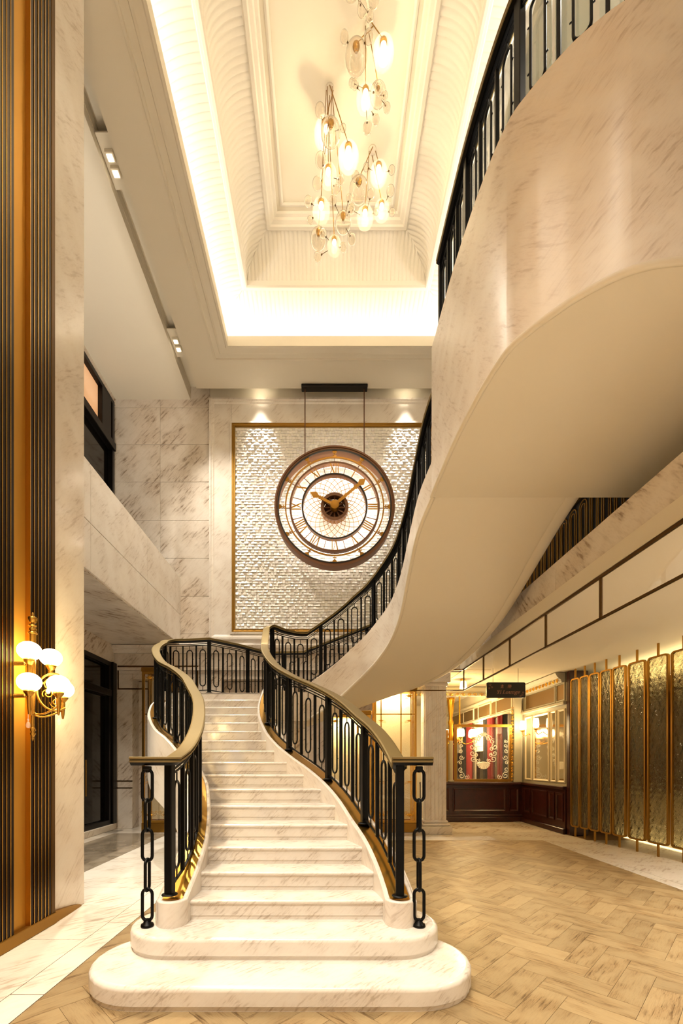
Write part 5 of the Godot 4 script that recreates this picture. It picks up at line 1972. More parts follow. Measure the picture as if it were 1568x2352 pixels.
func build_lounge() -> void:
	# shell of the lounge beyond the glazed partition
	var wl := struct("wall_lounge", "panelled cream wall with brass mesh frieze inside the lounge", "wall", V(4.9, 0, 14))
	var b := MB.new()
	b.bb(V(4.95, 0, 11.5), V(5.2, 4.0, 17.6))
	b.bb(V(-1.2, 0, 17.6), V(5.2, 4.0, 17.9))
	b.bb(V(-1.4, 0, 10.8), V(-1.2, 4.0, 17.9))
	part(wl, "wall_core", b, M.cream_panel)
	b = MB.new()
	b.bb(V(-1.4, 3.85, 11.4), V(5.3, 4.05, 17.9))
	part(wl, "lounge_ceiling", b, M.ceiling_paint)
	for k in 4:
		var da := 11.55 + k * 1.5
		panel_box(wl, "mesh_panel", V(4.925, 2.98, da), V(4.955, 3.32, da + 1.0), M.mesh_metal)
		panel_box(wl, "mesh_panel", V(4.925, 2.98, da + 1.07), V(4.955, 3.32, da + 1.40), M.mesh_metal)
		b = MB.new()
		frame_loop(b, [V(4.95, 2.98, da), V(4.95, 2.98, da + 1.0), V(4.95, 3.32, da + 1.0), V(4.95, 3.32, da)], Vector3(-1, 0, 0), rect_prof(0.03, 0.04))
		part(wl, "panel_frame", b, M.cream_panel)
	b = MB.new()
	b.bb(V(4.86, 2.84, 11.5), V(4.96, 2.93, 17.6), 0.01)
	b.bb(V(4.88, 3.40, 11.5), V(4.96, 3.47, 17.6), 0.01)
	part(wl, "dado_rail", b, M.cream_panel)
	# curtains and blinds
	for q in [[11.95, 0.30, "red_velvet", "first"], [12.65, 0.40, "red_velvet", "second"], [13.05, 0.30, "black_velvet", "second"], [14.55, 0.50, "red_velvet", "third"], [15.1, 0.36, "black_velvet", "third"], [16.6, 0.5, "red_velvet", "fourth"], [11.66, 0.16, "black_velvet", "first"]]:
		var red: bool = q[2] == "red_velvet"
		var ct := thing("curtain", ("red velvet" if red else "black") + " curtain by a lounge window, " + q[3] + " from the etched pane", "curtain", V(4.8, 0.1, q[0]), "red lounge curtains" if red else "black lounge curtains")
		b = MB.new()
		var rows := []
		for s in [0.03, -0.03]:
			for y in [0.1, 1.4, 2.84]:
				var row := PackedVector3Array()
				for i in 25:
					var u := i / 24.0
					row.append(V(4.80 + 0.03 * sin(u * TAU * 5.0) + s * 0.3, y if s > 0 else 2.94 - y, q[0] + (u - 0.5) * q[1] * (1.0 if y > 1 else 1.1)))
				rows.append(row)
		b.grid(rows, null, true, false)
		part(ct, "drape", b, M[q[2]])
	for q in [[13.25, 14.25, "second"], [12.12, 12.42, "first"], [15.35, 16.3, "third"]]:
		var bl := thing("roman_blind", "pale grey folded blind over a lounge window, " + q[2] + " from the etched pane", "blind", V(4.88, 1.9, q[0]), "lounge blinds")
		for k in 6:
			panel_box(bl, "fold", V(4.87 - 0.008 * (k % 2), 1.9 + k * 0.155, q[0]), V(4.90, 2.052 + k * 0.155, q[1]), M.blind_cloth, 0.006)
		panel_box(bl, "window_pane", V(4.925, 0.6, q[0]), V(4.935, 1.9, q[1]), M.dark_glass, 0.0)
	# gilt cornice at the lounge front
	var co := struct("trim_1", "gilded acanthus cornice at the lounge ceiling", "cornice", V(4, 3.4, 11.2))
	b = MB.new()
	b.sweep([V(1.5, 3.28, 11.38), V(5.15, 3.28, 11.38)], [Vector2(-0.02, 0), Vector2(0.06, 0), Vector2(0.08, 0.06), Vector2(0.16, 0.12), Vector2(0.2, 0.2), Vector2(-0.02, 0.21)])
	b.sweep([V(5.15, 3.28, 11.38), V(5.15, 3.28, 9.4)], [Vector2(-0.02, 0), Vector2(0.06, 0), Vector2(0.08, 0.06), Vector2(0.16, 0.12), Vector2(0.2, 0.2), Vector2(-0.02, 0.21)])
	part(co, "cornice_body", b, M.grey_panel)
	b = MB.new()
	for k in 22:
		var xk := 1.7 + k * 0.155
		scroll(b, V(xk, 3.30, 11.27), Vector3.RIGHT, Vector3.UP, 0.05, 1.2, 0.0 if k % 2 else PI, 0.013, 1.0 if k % 2 else -1.0)
	for k in 12:
		scroll(b, V(5.04, 3.32, 9.5 + k * 0.155), Vector3(0, 0, -1), Vector3.UP, 0.05, 1.2, 0.0 if k % 2 else PI, 0.014, 1.0 if k % 2 else -1.0)
	part(co, "gilt_scroll", b, M.gilt)
	# partition: wainscot, posts and etched glass
	var pt := thing("lounge_partition", "dark mahogany wainscot wall with a cream post at the lounge front", "partition", V(3.8, 0, 11.4))
	b = MB.new()
	b.bb(V(2.5, 0.0, 11.44), V(5.15, 0.97, 11.6))
	part(pt, "wainscot", b, M.dark_wood)
	panel_box(pt, "plinth", V(2.5, 0, 11.36), V(5.15, 0.12, 11.45), M.dark_wood, 0.01)
	panel_box(pt, "plinth_mould", V(2.5, 0.12, 11.39), V(5.15, 0.18, 11.45), M.dark_wood, 0.012)
	panel_box(pt, "cap_rail", V(2.5, 0.96, 11.34), V(5.15, 1.03, 11.66), M.dark_wood, 0.015)
	for q in [[2.7, 3.24], [3.34, 4.72], [4.8, 5.06]]:
		b = MB.new()
		frame_loop(b, [V(q[0], 0.26, 11.44), V(q[1], 0.26, 11.44), V(q[1], 0.88, 11.44), V(q[0], 0.88, 11.44)], Vector3(0, 0, 1), [Vector2(-0.05, 0), Vector2(0, 0), Vector2(0, 0.03), Vector2(-0.02, 0.03), Vector2(-0.05, 0.008)])
		part(pt, "panel_mould", b, M.dark_wood)
	panel_box(pt, "post", V(4.93, 1.03, 11.40), V(5.13, 3.28, 11.6), M.grey_panel, 0.01)
	b = MB.new()
	for k in 26:
		scroll(b, V(4.88, 1.10 + k * 0.075, 11.40), Vector3.RIGHT, Vector3.UP, 0.03, 1.0, 0.0 if k % 2 else PI, 0.009)
	part(pt, "gilt_beading", b, M.gilt)
	# etched pane
	etched_pane("etched glass pane with a white wreath and shell in a gold frame on the wainscot", 3.38, 4.90, 1.04, 2.55)
	etched_pane("narrow etched glass pane in a gold frame beside the fluted column", 2.62, 3.22, 1.04, 2.40)
	# gilded baluster column beside it
	var gc := thing("gilded_column", "slim white column with gilded leafy capital on the wainscot", "column", V(3.29, 1.03, 11.42))
	b = MB.new()
	var up := Transform3D(Basis(), V(3.29, 0, 11.46))
	b.lathe([Vector2(0.0, 1.03), Vector2(0.08, 1.03), Vector2(0.08, 1.08), Vector2(0.055, 1.10), Vector2(0.055, 2.1), Vector2(0.06, 2.12), Vector2(0, 2.12)], 18, up)
	part(gc, "shaft", b, M.grey_panel)
	b = MB.new()
	b.lathe([Vector2(0.0, 2.12), Vector2(0.06, 2.12), Vector2(0.07, 2.3), Vector2(0.05, 2.5), Vector2(0.08, 2.6), Vector2(0.04, 2.7), Vector2(0.07, 2.9), Vector2(0.1, 3.15), Vector2(0.11, 3.25), Vector2(0, 3.25)], 24, up, 0.2, 8)
	part(gc, "capital", b, M.gilt)
	# side wall with mirrors
	var ws := struct("wall_mirrors", "grey panelled wall with tall mirrors over mahogany wainscot", "wall", V(5.15, 0, 10.4))
	b = MB.new()
	b.bb(V(5.19, 0, 9.36), V(5.5, 3.5, 11.6))
	part(ws, "wall_core", b, M.grey_panel)
	panel_box(ws, "wainscot", V(5.14, 0, 9.36), V(5.22, 0.97, 11.44), M.dark_wood, 0.008)
	panel_box(ws, "plinth", V(5.09, 0, 9.34), V(5.15, 0.12, 11.38), M.dark_wood, 0.01)
	panel_box(ws, "cap_rail", V(5.08, 0.96, 9.34), V(5.24, 1.03, 11.44), M.dark_wood, 0.012)
	panel_box(ws, "picture_rail", V(5.10, 2.80, 9.36), V(5.2, 2.87, 11.4), M.grey_panel, 0.012)
	for q in [[10.95, 11.30, false], [10.10, 10.85, true], [9.78, 10.02, true], [9.42, 9.72, true]]:
		b = MB.new()
		frame_loop(b, [V(5.19, 1.10, q[0]), V(5.19, 1.10, q[1]), V(5.19, 2.72, q[1]), V(5.19, 2.72, q[0])], Vector3(-1, 0, 0), [Vector2(-0.05, 0), Vector2(0, 0), Vector2(0, 0.02), Vector2(-0.02, 0.035), Vector2(-0.05, 0.012)])
		part(ws, "mirror_frame", b, M.cream_panel)
		panel_box(ws, "mirror_pane", V(5.178, 1.15, q[0] + 0.05), V(5.19, 2.67, q[1] - 0.05), M.mirror, 0.0)
		b = MB.new()
		frame_loop(b, [V(5.14, 0.26, q[0]), V(5.14, 0.26, q[1]), V(5.14, 0.88, q[1]), V(5.14, 0.88, q[0])], Vector3(-1, 0, 0), [Vector2(-0.05, 0), Vector2(0, 0), Vector2(0, 0.02), Vector2(-0.02, 0.02), Vector2(-0.05, 0.006)])
		part(ws, "panel_mould", b, M.dark_wood)
	for q in [[9.85, 11.25], [9.45, 9.75]]:
		panel_box(ws, "mesh_panel", V(5.175, 2.93, q[0]), V(5.19, 3.25, q[1]), M.mesh_metal, 0.0)
		b = MB.new()
		frame_loop(b, [V(5.19, 2.92, q[0]), V(5.19, 2.92, q[1]), V(5.19, 3.26, q[1]), V(5.19, 3.26, q[0])], Vector3(-1, 0, 0), rect_prof(0.03, 0.03))
		part(ws, "mesh_frame", b, M.grey_panel)
	panel_box(ws, "end_post", V(5.16, 0, 9.22), V(5.56, 3.49, 9.34), M.dark_wood, 0.006)
	# crystal wall lamps before the mirrors
	for d in [11.12, 10.40]:
		var sc := thing("crystal_wall_lamp", "crystal wall lamp with a white glowing shade " + ("beside the cream corner post" if d > 11.0 else "before the widest mirror"), "wall lamp", V(5.17, 2.2, d), "wall lamps on the mirror wall")
		b = MB.new()
		b.tube(catmull([V(5.17, 2.28, d), V(5.08, 2.22, d), V(5.02, 2.28, d), V(5.02, 2.36, d)], 4), 0.01, 6)
		b.lathe([Vector2(0, 2.32), Vector2(0.05, 2.34), Vector2(0.06, 2.36), Vector2(0, 2.36)], 12, Transform3D(Basis(), V(5.02, 0, d)))
		part(sc, "arm", b, M.gilt)
		lamp_shade(sc, V(5.02, 2.50, d), 0.07, 0.22, LAMPS * 0.4)
		b = MB.new()
		for k in 6:
			var a := TAU * k / 6
			b.ball(V(5.02 + cos(a) * 0.06, 2.27 - 0.05 * (k % 2), d + sin(a) * 0.06), 0.014, 1.8, 8, 6)
		part(sc, "crystal_drops", b, M.crystal)
	# lounge chandelier
	var ch := thing("lounge_chandelier", "gilded chandelier with white shades glowing inside the lounge", "chandelier", V(4.05, 3.85, 13.2))
	b = MB.new()
	b.tube([V(4.05, 3.84, 13.2), V(4.05, 2.2, 13.2)], 0.025, 8)
	b.lathe([Vector2(0, 2.1), Vector2(0.05, 2.15), Vector2(0.1, 2.25), Vector2(0.04, 2.4), Vector2(0.06, 2.6), Vector2(0.02, 2.8), Vector2(0, 2.8)], 16, Transform3D(Basis(), V(4.05, 0, 13.2)))
	part(ch, "stem", b, M.gilt)
	b = MB.new()
	b.lathe([Vector2(0, 3.79), Vector2(0.32, 3.81), Vector2(0.42, 3.845), Vector2(0, 3.85)], 40, Transform3D(Basis(), V(4.05, 0, 13.2)), 0.15, 16)
	part(ch, "ceiling_rose", b, M.gilt)
	for k in 6:
		var a := TAU * k / 6 + 0.3
		var e := V(4.05 + cos(a) * 0.45, 2.3, 13.2 + sin(a) * 0.45)
		b = MB.new()
		b.tube(catmull([V(4.05, 2.22, 13.2), V(4.05 + cos(a) * 0.2, 2.1, 13.2 + sin(a) * 0.2), e - Vector3.UP * 0.12, e - Vector3.UP * 0.04], 5), 0.014, 6)
		b.lathe([Vector2(0, -0.06), Vector2(0.06, -0.03), Vector2(0.07, 0), Vector2(0, 0)], 10, Transform3D(Basis(), e))
		part(ch, "arm", b, M.gilt)
		lamp_shade(ch, e + Vector3.UP * 0.13, 0.115, 0.22, LAMPS)
	# small ceiling lamp at the entrance
	var pl := thing("ceiling_lamp", "fringed glass ceiling lamp glowing at the lounge entrance", "ceiling lamp", V(3.22, 3.5, 10.2))
	b = MB.new()
	b.lathe([Vector2(0, 3.5), Vector2(0.07, 3.5), Vector2(0.07, 3.47), Vector2(0.03, 3.46), Vector2(0, 3.46)], 16, Transform3D(Basis(), V(3.22, 0, 10.2)))
	part(pl, "rose", b, M.gilt)
	b = MB.new()
	b.lathe([Vector2(0, 3.46), Vector2(0.05, 3.45), Vector2(0.07, 3.42), Vector2(0.085, 3.32), Vector2(0.09, 3.28), Vector2(0, 3.28)], 24, Transform3D(Basis(), V(3.22, 0, 10.2)), 0.12, 12)
	part(pl, "lamp_shade", b, M.shade_glow)
	omni(pl, V(3.22, 3.2, 10.2), LAMPS * 1.6, Color(1.0, 0.80, 0.48), 0.06)
	# sign
	build_sign()

func etched_pane(label: String, x0: float, x1: float, y0: float, y1: float) -> void:
	var z := 11.50
	var t := thing("etched_pane", label, "glass pane", V((x0 + x1) / 2, y0, z))
	var b := MB.new()
	frame_loop(b, [V(x0, y0, z), V(x1, y0, z), V(x1, y1, z), V(x0, y1, z)], Vector3(0, 0, 1), rect_prof(0.07, 0.05, -0.07, -0.01))
	part(t, "frame", b, M.brass_satin)
	panel_box(t, "glass", V(x0 + 0.06, y0 + 0.06, z + 0.002), V(x1 - 0.06, y1 - 0.06, z + 0.012), M.clear_glass, 0.0)
	b = MB.new()
	var ux := Vector3.RIGHT
	var uy := Vector3.UP
	var cx := (x0 + x1) / 2 + 0.02
	var cy := y0 + 0.72
	var zz := z - 0.004
	var th := 0.014
	if x1 - x0 > 1.0:
		for sg in [-1.0, 1.0]:
			var X: Vector3 = ux * sg
			for q in [[0.14, 0.42, 0.085, 0.0], [0.24, 0.34, 0.075, 1.0], [0.30, 0.20, 0.085, 2.0], [0.22, 0.14, 0.06, 0.5], [0.29, 0.03, 0.075, 3.0], [0.20, -0.02, 0.055, 1.2], [0.26, -0.12, 0.08, 4.0], [0.15, -0.16, 0.06, 2.2], [0.08, 0.48, 0.06, 5.0]]:
				b = MB.new()
				scroll(b, V(cx, cy, zz) + X * q[0] + uy * q[1], X, uy, q[2], 1.2, q[3], th)
				part(t, "etched_scroll", b, M.etch_white)
			# corner sprays
			for q in [[0.58, -0.56, 0.09, 1.0], [0.44, -0.60, 0.07, 2.0], [0.60, -0.40, 0.07, 4.0], [0.62, -0.22, 0.06, 0.0], [0.58, -0.08, 0.07, 3.0], [0.61, 0.08, 0.06, 1.5], [0.58, 0.22, 0.055, 5.0], [0.60, 0.34, 0.05, 2.0]]:
				b = MB.new()
				scroll(b, V(cx, cy, zz) + X * q[0] + uy * q[1], X, uy, q[2], 1.3, q[3], th * 0.8)
				part(t, "etched_scroll", b, M.etch_white)
		b = MB.new()
		for k in 9:
			var a := PI + PI * (k + 0.5) / 9.0
			b.tube([V(cx, cy - 0.20, zz), V(cx + cos(a) * 0.17, cy - 0.22 + sin(a) * 0.17, zz)], 0.012, 5, false, 0.03)
		part(t, "etched_shell", b, M.etch_white)
		b = MB.new()
		for k in 5:
			var a := PI * (0.2 + 0.15 * k)
			b.tube([V(cx, cy + 0.48, zz), V(cx + cos(a) * 0.11, cy + 0.48 + sin(a) * 0.11, zz)], 0.010, 5, false, 0.02)
		part(t, "etched_palmette", b, M.etch_white)
	else:
		for k in 8:
			b = MB.new()
			scroll(b, V(cx + 0.1 * (1 if k % 2 else -1), y0 + 0.2 + 0.13 * k, zz), ux, uy, 0.09, 1.3, k * 1.1, th)
			part(t, "etched_scroll", b, M.etch_white)

func build_sign() -> void:
	var d := 9.0
	var t := thing("hanging_sign", "small dark hanging sign with pale lettering at the lounge entrance", "sign", V(3.71, 2.88, d))
	var c0 := V(3.715, 3.04, d)
	var b := MB.new()
	b.extrude(rounded(0.80, 0.32, 0.035), -0.02, 0.02, Transform3D(Basis(), c0))
	part(t, "plate", b, M.sign_plate)
	for x in [-0.26, 0.26]:
		b = MB.new()
		b.tube([c0 + Vector3(x, 0.155, 0), V(c0.x + x, 3.495, d)], 0.004, 6)
		part(t, "hanger_wire", b, M.brass_dark)
	# two characters in strokes, then the name in a slanted hand
	b = MB.new()
	var z := 0.0225
	var st := [[[-0.9, 0.6, -0.6, 0.4], [-0.9, 0.1, -0.6, 0.1], [-0.6, 0.1, -0.75, -0.6], [-1.0, -0.7, -0.7, -0.6], [-0.7, -0.6, 0.3, -0.8], [-0.2, 0.9, -0.4, 0.6], [-0.2, 0.75, 0.2, 0.75], [-0.4, 0.5, 0.3, 0.5], [-0.4, 0.5, -0.4, 0.1], [0.3, 0.5, 0.3, 0.1], [-0.4, 0.1, 0.3, 0.1], [-0.05, 0.5, -0.05, 0.1], [-0.05, 0.1, -0.4, -0.5], [0.1, 0.1, 0.1, -0.4], [0.1, -0.4, 0.4, -0.35]],
		[[0.0, 0.95, 0.1, 0.8], [-0.8, 0.7, 0.8, 0.7], [-0.8, 0.7, -0.9, -0.8], [-0.5, 0.4, 0.1, 0.4], [-0.45, 0.4, -0.45, -0.4], [0.05, 0.4, 0.05, -0.4], [-0.45, 0.1, 0.05, 0.1], [-0.45, -0.15, 0.05, -0.15], [-0.55, -0.45, 0.1, -0.35], [0.25, 0.5, 0.8, 0.5], [0.5, 0.5, 0.45, 0.25], [0.3, 0.25, 0.3, -0.3], [0.3, 0.25, 0.75, 0.25], [0.75, 0.25, 0.75, -0.3], [0.3, -0.0, 0.75, 0.0], [0.3, -0.3, 0.75, -0.3], [-0.4, -0.8, 0.7, -0.75], [0.2, -0.5, 0.25, -0.65]]]
	for k in 2:
		for s in st[k]:
			var o := c0 + Vector3(-0.07 + k * 0.145, 0.075, z)
			var p := o + Vector3(s[0], s[1], 0) * 0.042
			var q := o + Vector3(s[2], s[3], 0) * 0.042
			b.tube([p, q], 0.0042, 4)
	part(t, "characters", b, M.sign_letter)
	var tm := TextMesh.new()
	var f := SystemFont.new()
	f.font_names = PackedStringArray(["Droid Serif"])
	tm.font = f
	tm.text = "Yi Lounge"
	tm.font_size = 30
	tm.pixel_size = 0.0034
	tm.depth = 0.006
	var xf := Transform3D(Basis(Vector3(1, 0, 0), Vector3(0.32, 1, 0), Vector3(0, 0, 1)), c0 + Vector3(0.05, -0.045, z))
	place(t, "lettering", tm, M.sign_letter, xf)
	b = MB.new()
	for q in [[-0.33, 0.10, 0.03, 0.0], [-0.29, 0.06, 0.025, 2.0], [-0.35, 0.04, 0.022, 4.0], [0.34, -0.10, 0.028, 1.0], [0.30, -0.12, 0.02, 3.0], [0.35, -0.05, 0.022, 5.0]]:
		scroll(b, c0 + Vector3(q[0], q[1], z), Vector3.RIGHT, Vector3.UP, q[2], 1.2, q[3], 0.004)
	part(t, "scroll_ornament", b, M.sign_letter)

# ------------------------------------------------------------------ vitrines and column
func vitrine(label: String, x0: float, x1: float, d: float, top: float, mull: Array, lit: bool) -> void:
	var t := thing("gilded_vitrine", label, "display case", V((x0 + x1) / 2, 0, d))
	panel_box(t, "plinth", V(x0 - 0.02, 0, d - 0.02), V(x1 + 0.02, 0.22, d + 0.42), M.brass_satin, 0.012)
	panel_box(t, "back_panel", V(x0 + 0.02, 0.22, d + 0.30), V(x1 - 0.02, top, d + 0.34), M.etched_glass, 0.0)
	var b := MB.new()
	frame_loop(b, [V(x0, 0.22, d), V(x1, 0.22, d), V(x1, top, d), V(x0, top, d)], Vector3(0, 0, 1), rect_prof(0.05, 0.05, -0.05, -0.02))
	frame_loop(b, [V(x0, 0.22, d + 0.3), V(x1, 0.22, d + 0.3), V(x1, top, d + 0.3), V(x0, top, d + 0.3)], Vector3(0, 0, 1), rect_prof(0.04, 0.04, -0.04, -0.02))
	part(t, "frame", b, M.brass)
	for m in mull:
		b = MB.new()
		b.bb(V(m - 0.012, 0.22, d - 0.012), V(m + 0.012, top, d + 0.012))
		part(t, "mullion", b, M.brass)
	b = MB.new()
	b.bb(V(x0, 2.60, d - 0.012), V(x1, 2.625, d + 0.012))
	part(t, "transom", b, M.brass)
	panel_box(t, "glass", V(x0 + 0.05, 0.24, d + 0.014), V(x1 - 0.05, top - 0.05, d + 0.02), M.clear_glass, 0.0)
	panel_box(t, "roof", V(x0 - 0.02, top, d - 0.03), V(x1 + 0.02, top + 0.1, d + 0.4), M.brass_satin, 0.012)
	b = MB.new()
	for sx in [x0 + 0.16, x1 - 0.16]:
		gilt_ornament(b, V(sx, top - 0.16, d - 0.02), Vector3.RIGHT, Vector3.UP, 0.15)
		gilt_ornament(b, V(sx, 0.42, d - 0.02), Vector3.RIGHT, Vector3.DOWN, 0.17)
		gilt_ornament(b, V(sx, 2.45, d - 0.02), Vector3.RIGHT, Vector3.UP, 0.10)
		gilt_ornament(b, V(sx, 1.1, d - 0.02), Vector3.RIGHT, Vector3.UP, 0.10)
	part(t, "gilt_ornament", b, M.gilt)
	if lit:
		b = MB.new()
		b.bb(V(x0 + 0.08, top - 0.02, d + 0.1), V(x1 - 0.08, top, d + 0.14))
		part(t, "led_strip", b, M.lens_glow)
		var at := V((x0 + x1) / 2, top - 0.04, d + 0.12)
		area(t, at, at + Vector3.DOWN + Vector3(0, 0, -0.15), Vector2(x1 - x0 - 0.2, 0.04), VITRINE * (x1 - x0), Color(1.0, 0.90, 0.68), Vector3(0, 0, 1))

func build_vitrines() -> void:
	vitrine("tall gilded display case in the corridor with carved gold foliage", -4.05, -3.35, 9.62, 3.55, [-3.86], false)
	vitrine("gilded display case standing under the stair landing", -2.3, -1.25, 9.62, 2.2, [-1.9, -1.6], false)
	vitrine("glowing gilded display case under the stair with tall mullions", 0.05, 1.0, 9.70, 2.6, [0.35, 0.7], true)
	vitrine("glowing gilded display case with zigzag glass beside the fluted column", 1.06, 2.0, 9.62, 3.15, [1.22, 1.66, 1.88], true)
	# fluted column
	var t := thing("fluted_column", "white marble fluted column with moulded base beside the lounge entrance", "column", V(2.38, 0, 9.65))
	panel_box(t, "plinth", V(2.05, 0, 9.35), V(2.72, 0.17, 9.98), M.marble_floor, 0.006)
	b_column(t)

func b_column(t: Node3D) -> void:
	panel_box(t, "base_mould", V(2.08, 0.17, 9.38), V(2.69, 0.23, 9.95), M.marble, 0.02)
	panel_box(t, "base_mould", V(2.12, 0.23, 9.42), V(2.65, 0.29, 9.91), M.marble, 0.02)
	var b := MB.new()
	# square shaft with flutes cut into its faces
	var pl := PackedVector2Array()
	var c0 := Vector2(2.385, 9.665)
	var h := 0.225
	for s in 4:
		var dir := Vector2(1, 0).rotated(PI / 2 * s)
		var nn := Vector2(0, -1).rotated(PI / 2 * s)
		pl.append(c0 + dir * -h + nn * h)
		for k in 4:
			var a := -h + 0.065 + k * 0.085
			for i in 5:
				var an := PI * i / 4.0
				pl.append(c0 + dir * (a + 0.03 - 0.03 * cos(an)) + nn * (h - 0.018 * sin(an)))
	b.extrude(pl, 0.29, 3.2, Transform3D(Basis(Vector3(1, 0, 0), Vector3(0, 0, -1), Vector3(0, 1, 0)), Vector3.ZERO))
	part(t, "shaft", b, M.marble)
	panel_box(t, "capital", V(2.13, 3.2, 9.40), V(2.64, 3.27, 9.92), M.marble, 0.015)
	panel_box(t, "capital", V(2.08, 3.27, 9.36), V(2.69, 3.5, 9.97), M.marble, 0.02)
	# gilt chair behind the glass
	var ch := thing("gilt_chair", "green velvet chair with carved gold frame seen behind the stair balusters", "chair", V(1.9, 0, 10.9))
	var q := MB.new()
	q.box(V(1.9, 0.50, 10.9), Vector3(0.55, 0.12, 0.5), Basis(), 0.04)
	part(ch, "seat", q, M.green_velvet)
	q = MB.new()
	q.box(V(1.9, 0.92, 11.15), Vector3(0.5, 0.62, 0.08), Basis(), 0.035)
	part(ch, "backrest", q, M.green_velvet)
	q = MB.new()
	q.tube(catmull([V(1.63, 0.45, 11.15), V(1.6, 1.0, 11.17), V(1.7, 1.28, 11.17), V(1.9, 1.36, 11.17), V(2.1, 1.28, 11.17), V(2.2, 1.0, 11.17), V(2.17, 0.45, 11.15)], 5), 0.022, 7)
	part(ch, "back_frame", q, M.gilt)
	for x in [1.66, 2.14]:
		for d in [10.68, 11.12]:
			q = MB.new()
			q.tube(catmull([V(x, 0.45, d), V(x * 1.01, 0.25, d - 0.02), V(x, 0.0, d)], 4), 0.026, 7, false, 0.015)
			part(ch, "leg", q, M.gilt)

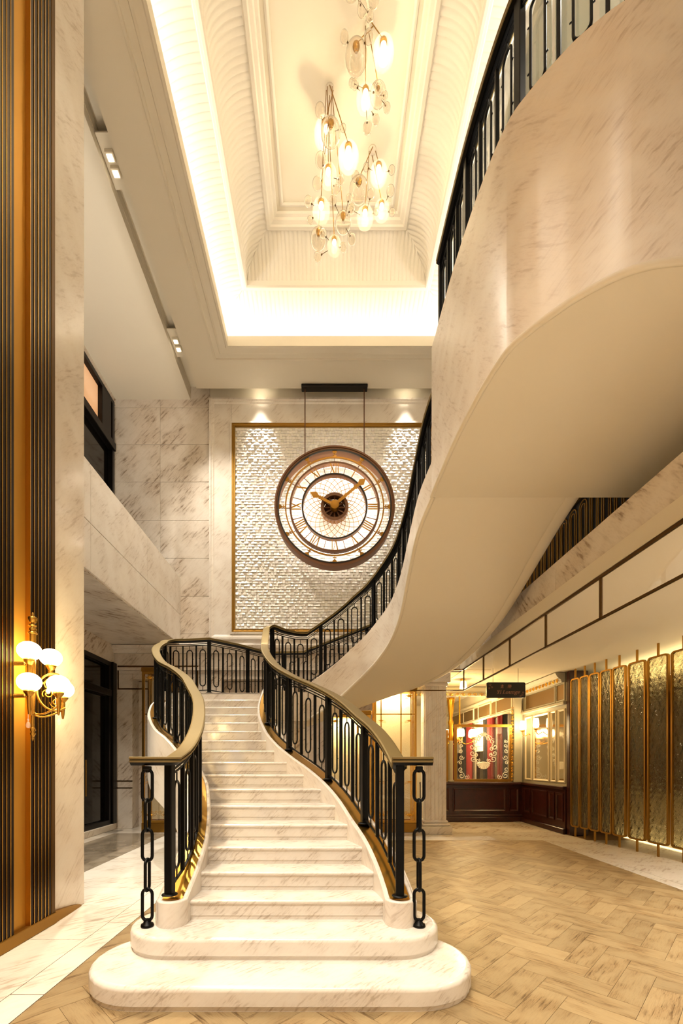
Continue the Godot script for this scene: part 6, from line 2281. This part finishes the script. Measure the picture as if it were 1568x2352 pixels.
# ------------------------------------------------------------------ ceiling lights
func build_spots() -> void:
	var wm := Color(1.0, 0.96, 0.89)
	var nth := {8.96: "first", 6.26: "second", 3.56: "third", 0.86: "fourth", -1.6: "fifth"}
	for d in [8.96, 6.26, 3.56, 0.86, -1.6]:
		var t := thing("slot_spotlight", "pair of square spotlights in the ceiling slot, " + nth[d] + " from the mosaic wall", "spotlight", V(-3.055, 10.12, d), "spotlights in the ceiling slot")
		for s in [-0.085, 0.085]:
			var at := V(-3.055, 10.12, d + s)
			var b := MB.new()
			b.box(at + Vector3.UP * 0.03, Vector3(0.12, 0.06, 0.12), Basis(), 0.006)
			part(t, "housing", b, M.ceiling_paint)
			b = MB.new()
			b.box(at - Vector3.UP * 0.002, Vector3(0.075, 0.006, 0.075))
			part(t, "lens", b, M.lens_glow)
			spot(t, at - Vector3.UP * 0.012, at + Vector3(0.25, -1, 0), SLOT, wm, 42.0, 0.035, 1.0)
		var c := MB.new()
		c.bb(V(-3.165, 10.17, d - 0.3), V(-2.945, 10.19, d + 0.3))
		part(t, "carrier", c, M.ceiling_paint)
	# wall washers in the slot before the mosaic
	for x in [-1.52, 1.86, 4.6, -2.62]:
		if x < -2:
			continue
		var t := thing("wall_washer", "recessed spotlight over the " + ("corridor end of the mosaic" if x < 0 else ("mosaic beside the stair" if x < 3 else "plain marble beside the mosaic")), "spotlight", V(x, 10.4, 10.0), "spotlights over the mosaic wall")
		var at := V(x, 10.40, 9.95)
		var b := MB.new()
		b.lathe([Vector2(0, 0.1), Vector2(0.055, 0.1), Vector2(0.055, 0.0), Vector2(0.045, 0.0), Vector2(0.045, 0.02), Vector2(0, 0.02)], 16, Transform3D(Basis(), at))
		part(t, "housing", b, M.ceiling_paint)
		b = MB.new()
		b.lathe([Vector2(0, 0.004), Vector2(0.043, 0.004), Vector2(0.043, 0.01), Vector2(0, 0.01)], 16, Transform3D(Basis(), at))
		part(t, "lens", b, M.lens_glow)
		spot(t, at - Vector3.UP * 0.01, at + Vector3(0, -1, 0.08), WASH, wm, 23.0, 0.03, 1.0)
	for d in [5.3, 7.3]:  # lamps added to brighten the corridor, hidden by the pier
		fill_downlight("added recessed downlight in the corridor soffit behind the marble pier", V(-4.3, 4.28, d), 7.0, 60.0, "added downlights in the corridor soffit")
	# uplights added to brighten the ceiling, out of sight behind parapet and gallery edge
	for q in [[-3.66, 5.45, 6.0, 3.6], [2.2, 6.16, 3.7, 1.6]]:
		var u := thing("added_uplight", "slim added uplight " + ("behind the marble parapet" if q[0] < 0 else "on the gallery floor"), "light", V(q[0], q[1], q[2]))
		var hb := MB.new()
		hb.box(V(q[0], q[1], q[2]), Vector3(0.06, 0.05, q[3]), Basis(), 0.006)
		part(u, "housing", hb, M.bronze_dark)
		hb = MB.new()
		hb.box(V(q[0], q[1] + 0.028, q[2]), Vector3(0.04, 0.006, q[3] - 0.06))
		part(u, "led_strip", hb, M.strip_glow)
		var la := V(q[0], q[1] + 0.045, q[2])
		area(u, la, la + Vector3.UP + Vector3(-0.1, 0, 0), Vector2(0.04, q[3] - 0.1), UPLIGHT * q[3], wm, Vector3(0, 0, 1))
	fill_downlight("added recessed downlight in the tall ceiling over the gallery", V(3.6, 10.05, 3.6), HIGH * 0.5, 45.0, "added downlights over the gallery")  # lamp added to brighten the gallery
	# general fill: lamps added to the main ceiling, out of view
	for p in [Vector2(-2.3, 1.5), Vector2(-1.2, -0.9), Vector2(-2.3, -1.0), Vector2(0.2, -1.0)]:
		fill_downlight("added recessed downlight in the tall ceiling behind the coffer", V(p.x, 10.05, p.y), HIGH, 45.0, "added downlights in the tall ceiling")

# ------------------------------------------------------------------ all of it
const UPLIGHT := 2.1
const COVE := 1.3
const CLOCK := 0.06
const BULB := 0.45
const SCONCE := 0.45
const LOW := 5.5
const HIGH := 25.0
const STRIP := 2.0
const LAMPS := 0.9
const VITRINE := 2.4
const SLOT := 13.0
const WASH := 24.0

func _ready() -> void:
	var cam := Camera3D.new()
	cam.name = "camera"
	add_child(cam)
	cam.position = Vector3(0, 1.54, 0)
	cam.near = 0.05
	cam.far = 80.0
	cam.projection = Camera3D.PROJECTION_FRUSTUM
	cam.keep_aspect = Camera3D.KEEP_HEIGHT
	cam.size = 2.352 * cam.near
	cam.frustum_offset = Vector2(0.036, 0.576) * cam.near
	cam.current = true
	var we := WorldEnvironment.new()
	we.name = "environment"
	var en := Environment.new()
	en.background_mode = Environment.BG_COLOR
	en.background_color = Color(0.0, 0.0, 0.0)
	en.ambient_light_source = Environment.AMBIENT_SOURCE_DISABLED
	en.tonemap_mode = Environment.TONE_MAPPER_LINEAR
	en.tonemap_exposure = 1.58
	en.sdfgi_enabled = true
	en.ssao_enabled = true
	en.ssil_enabled = true
	we.environment = en
	add_child(we)
	make_materials()
	build_spots()
	build_floor()
	build_walls()
	build_ceiling()
	build_low_ceiling()
	build_stairs()
	build_railings()
	build_clock()
	build_chandeliers()
	build_sconce()
	build_screens()
	build_vitrines()
	build_lounge()
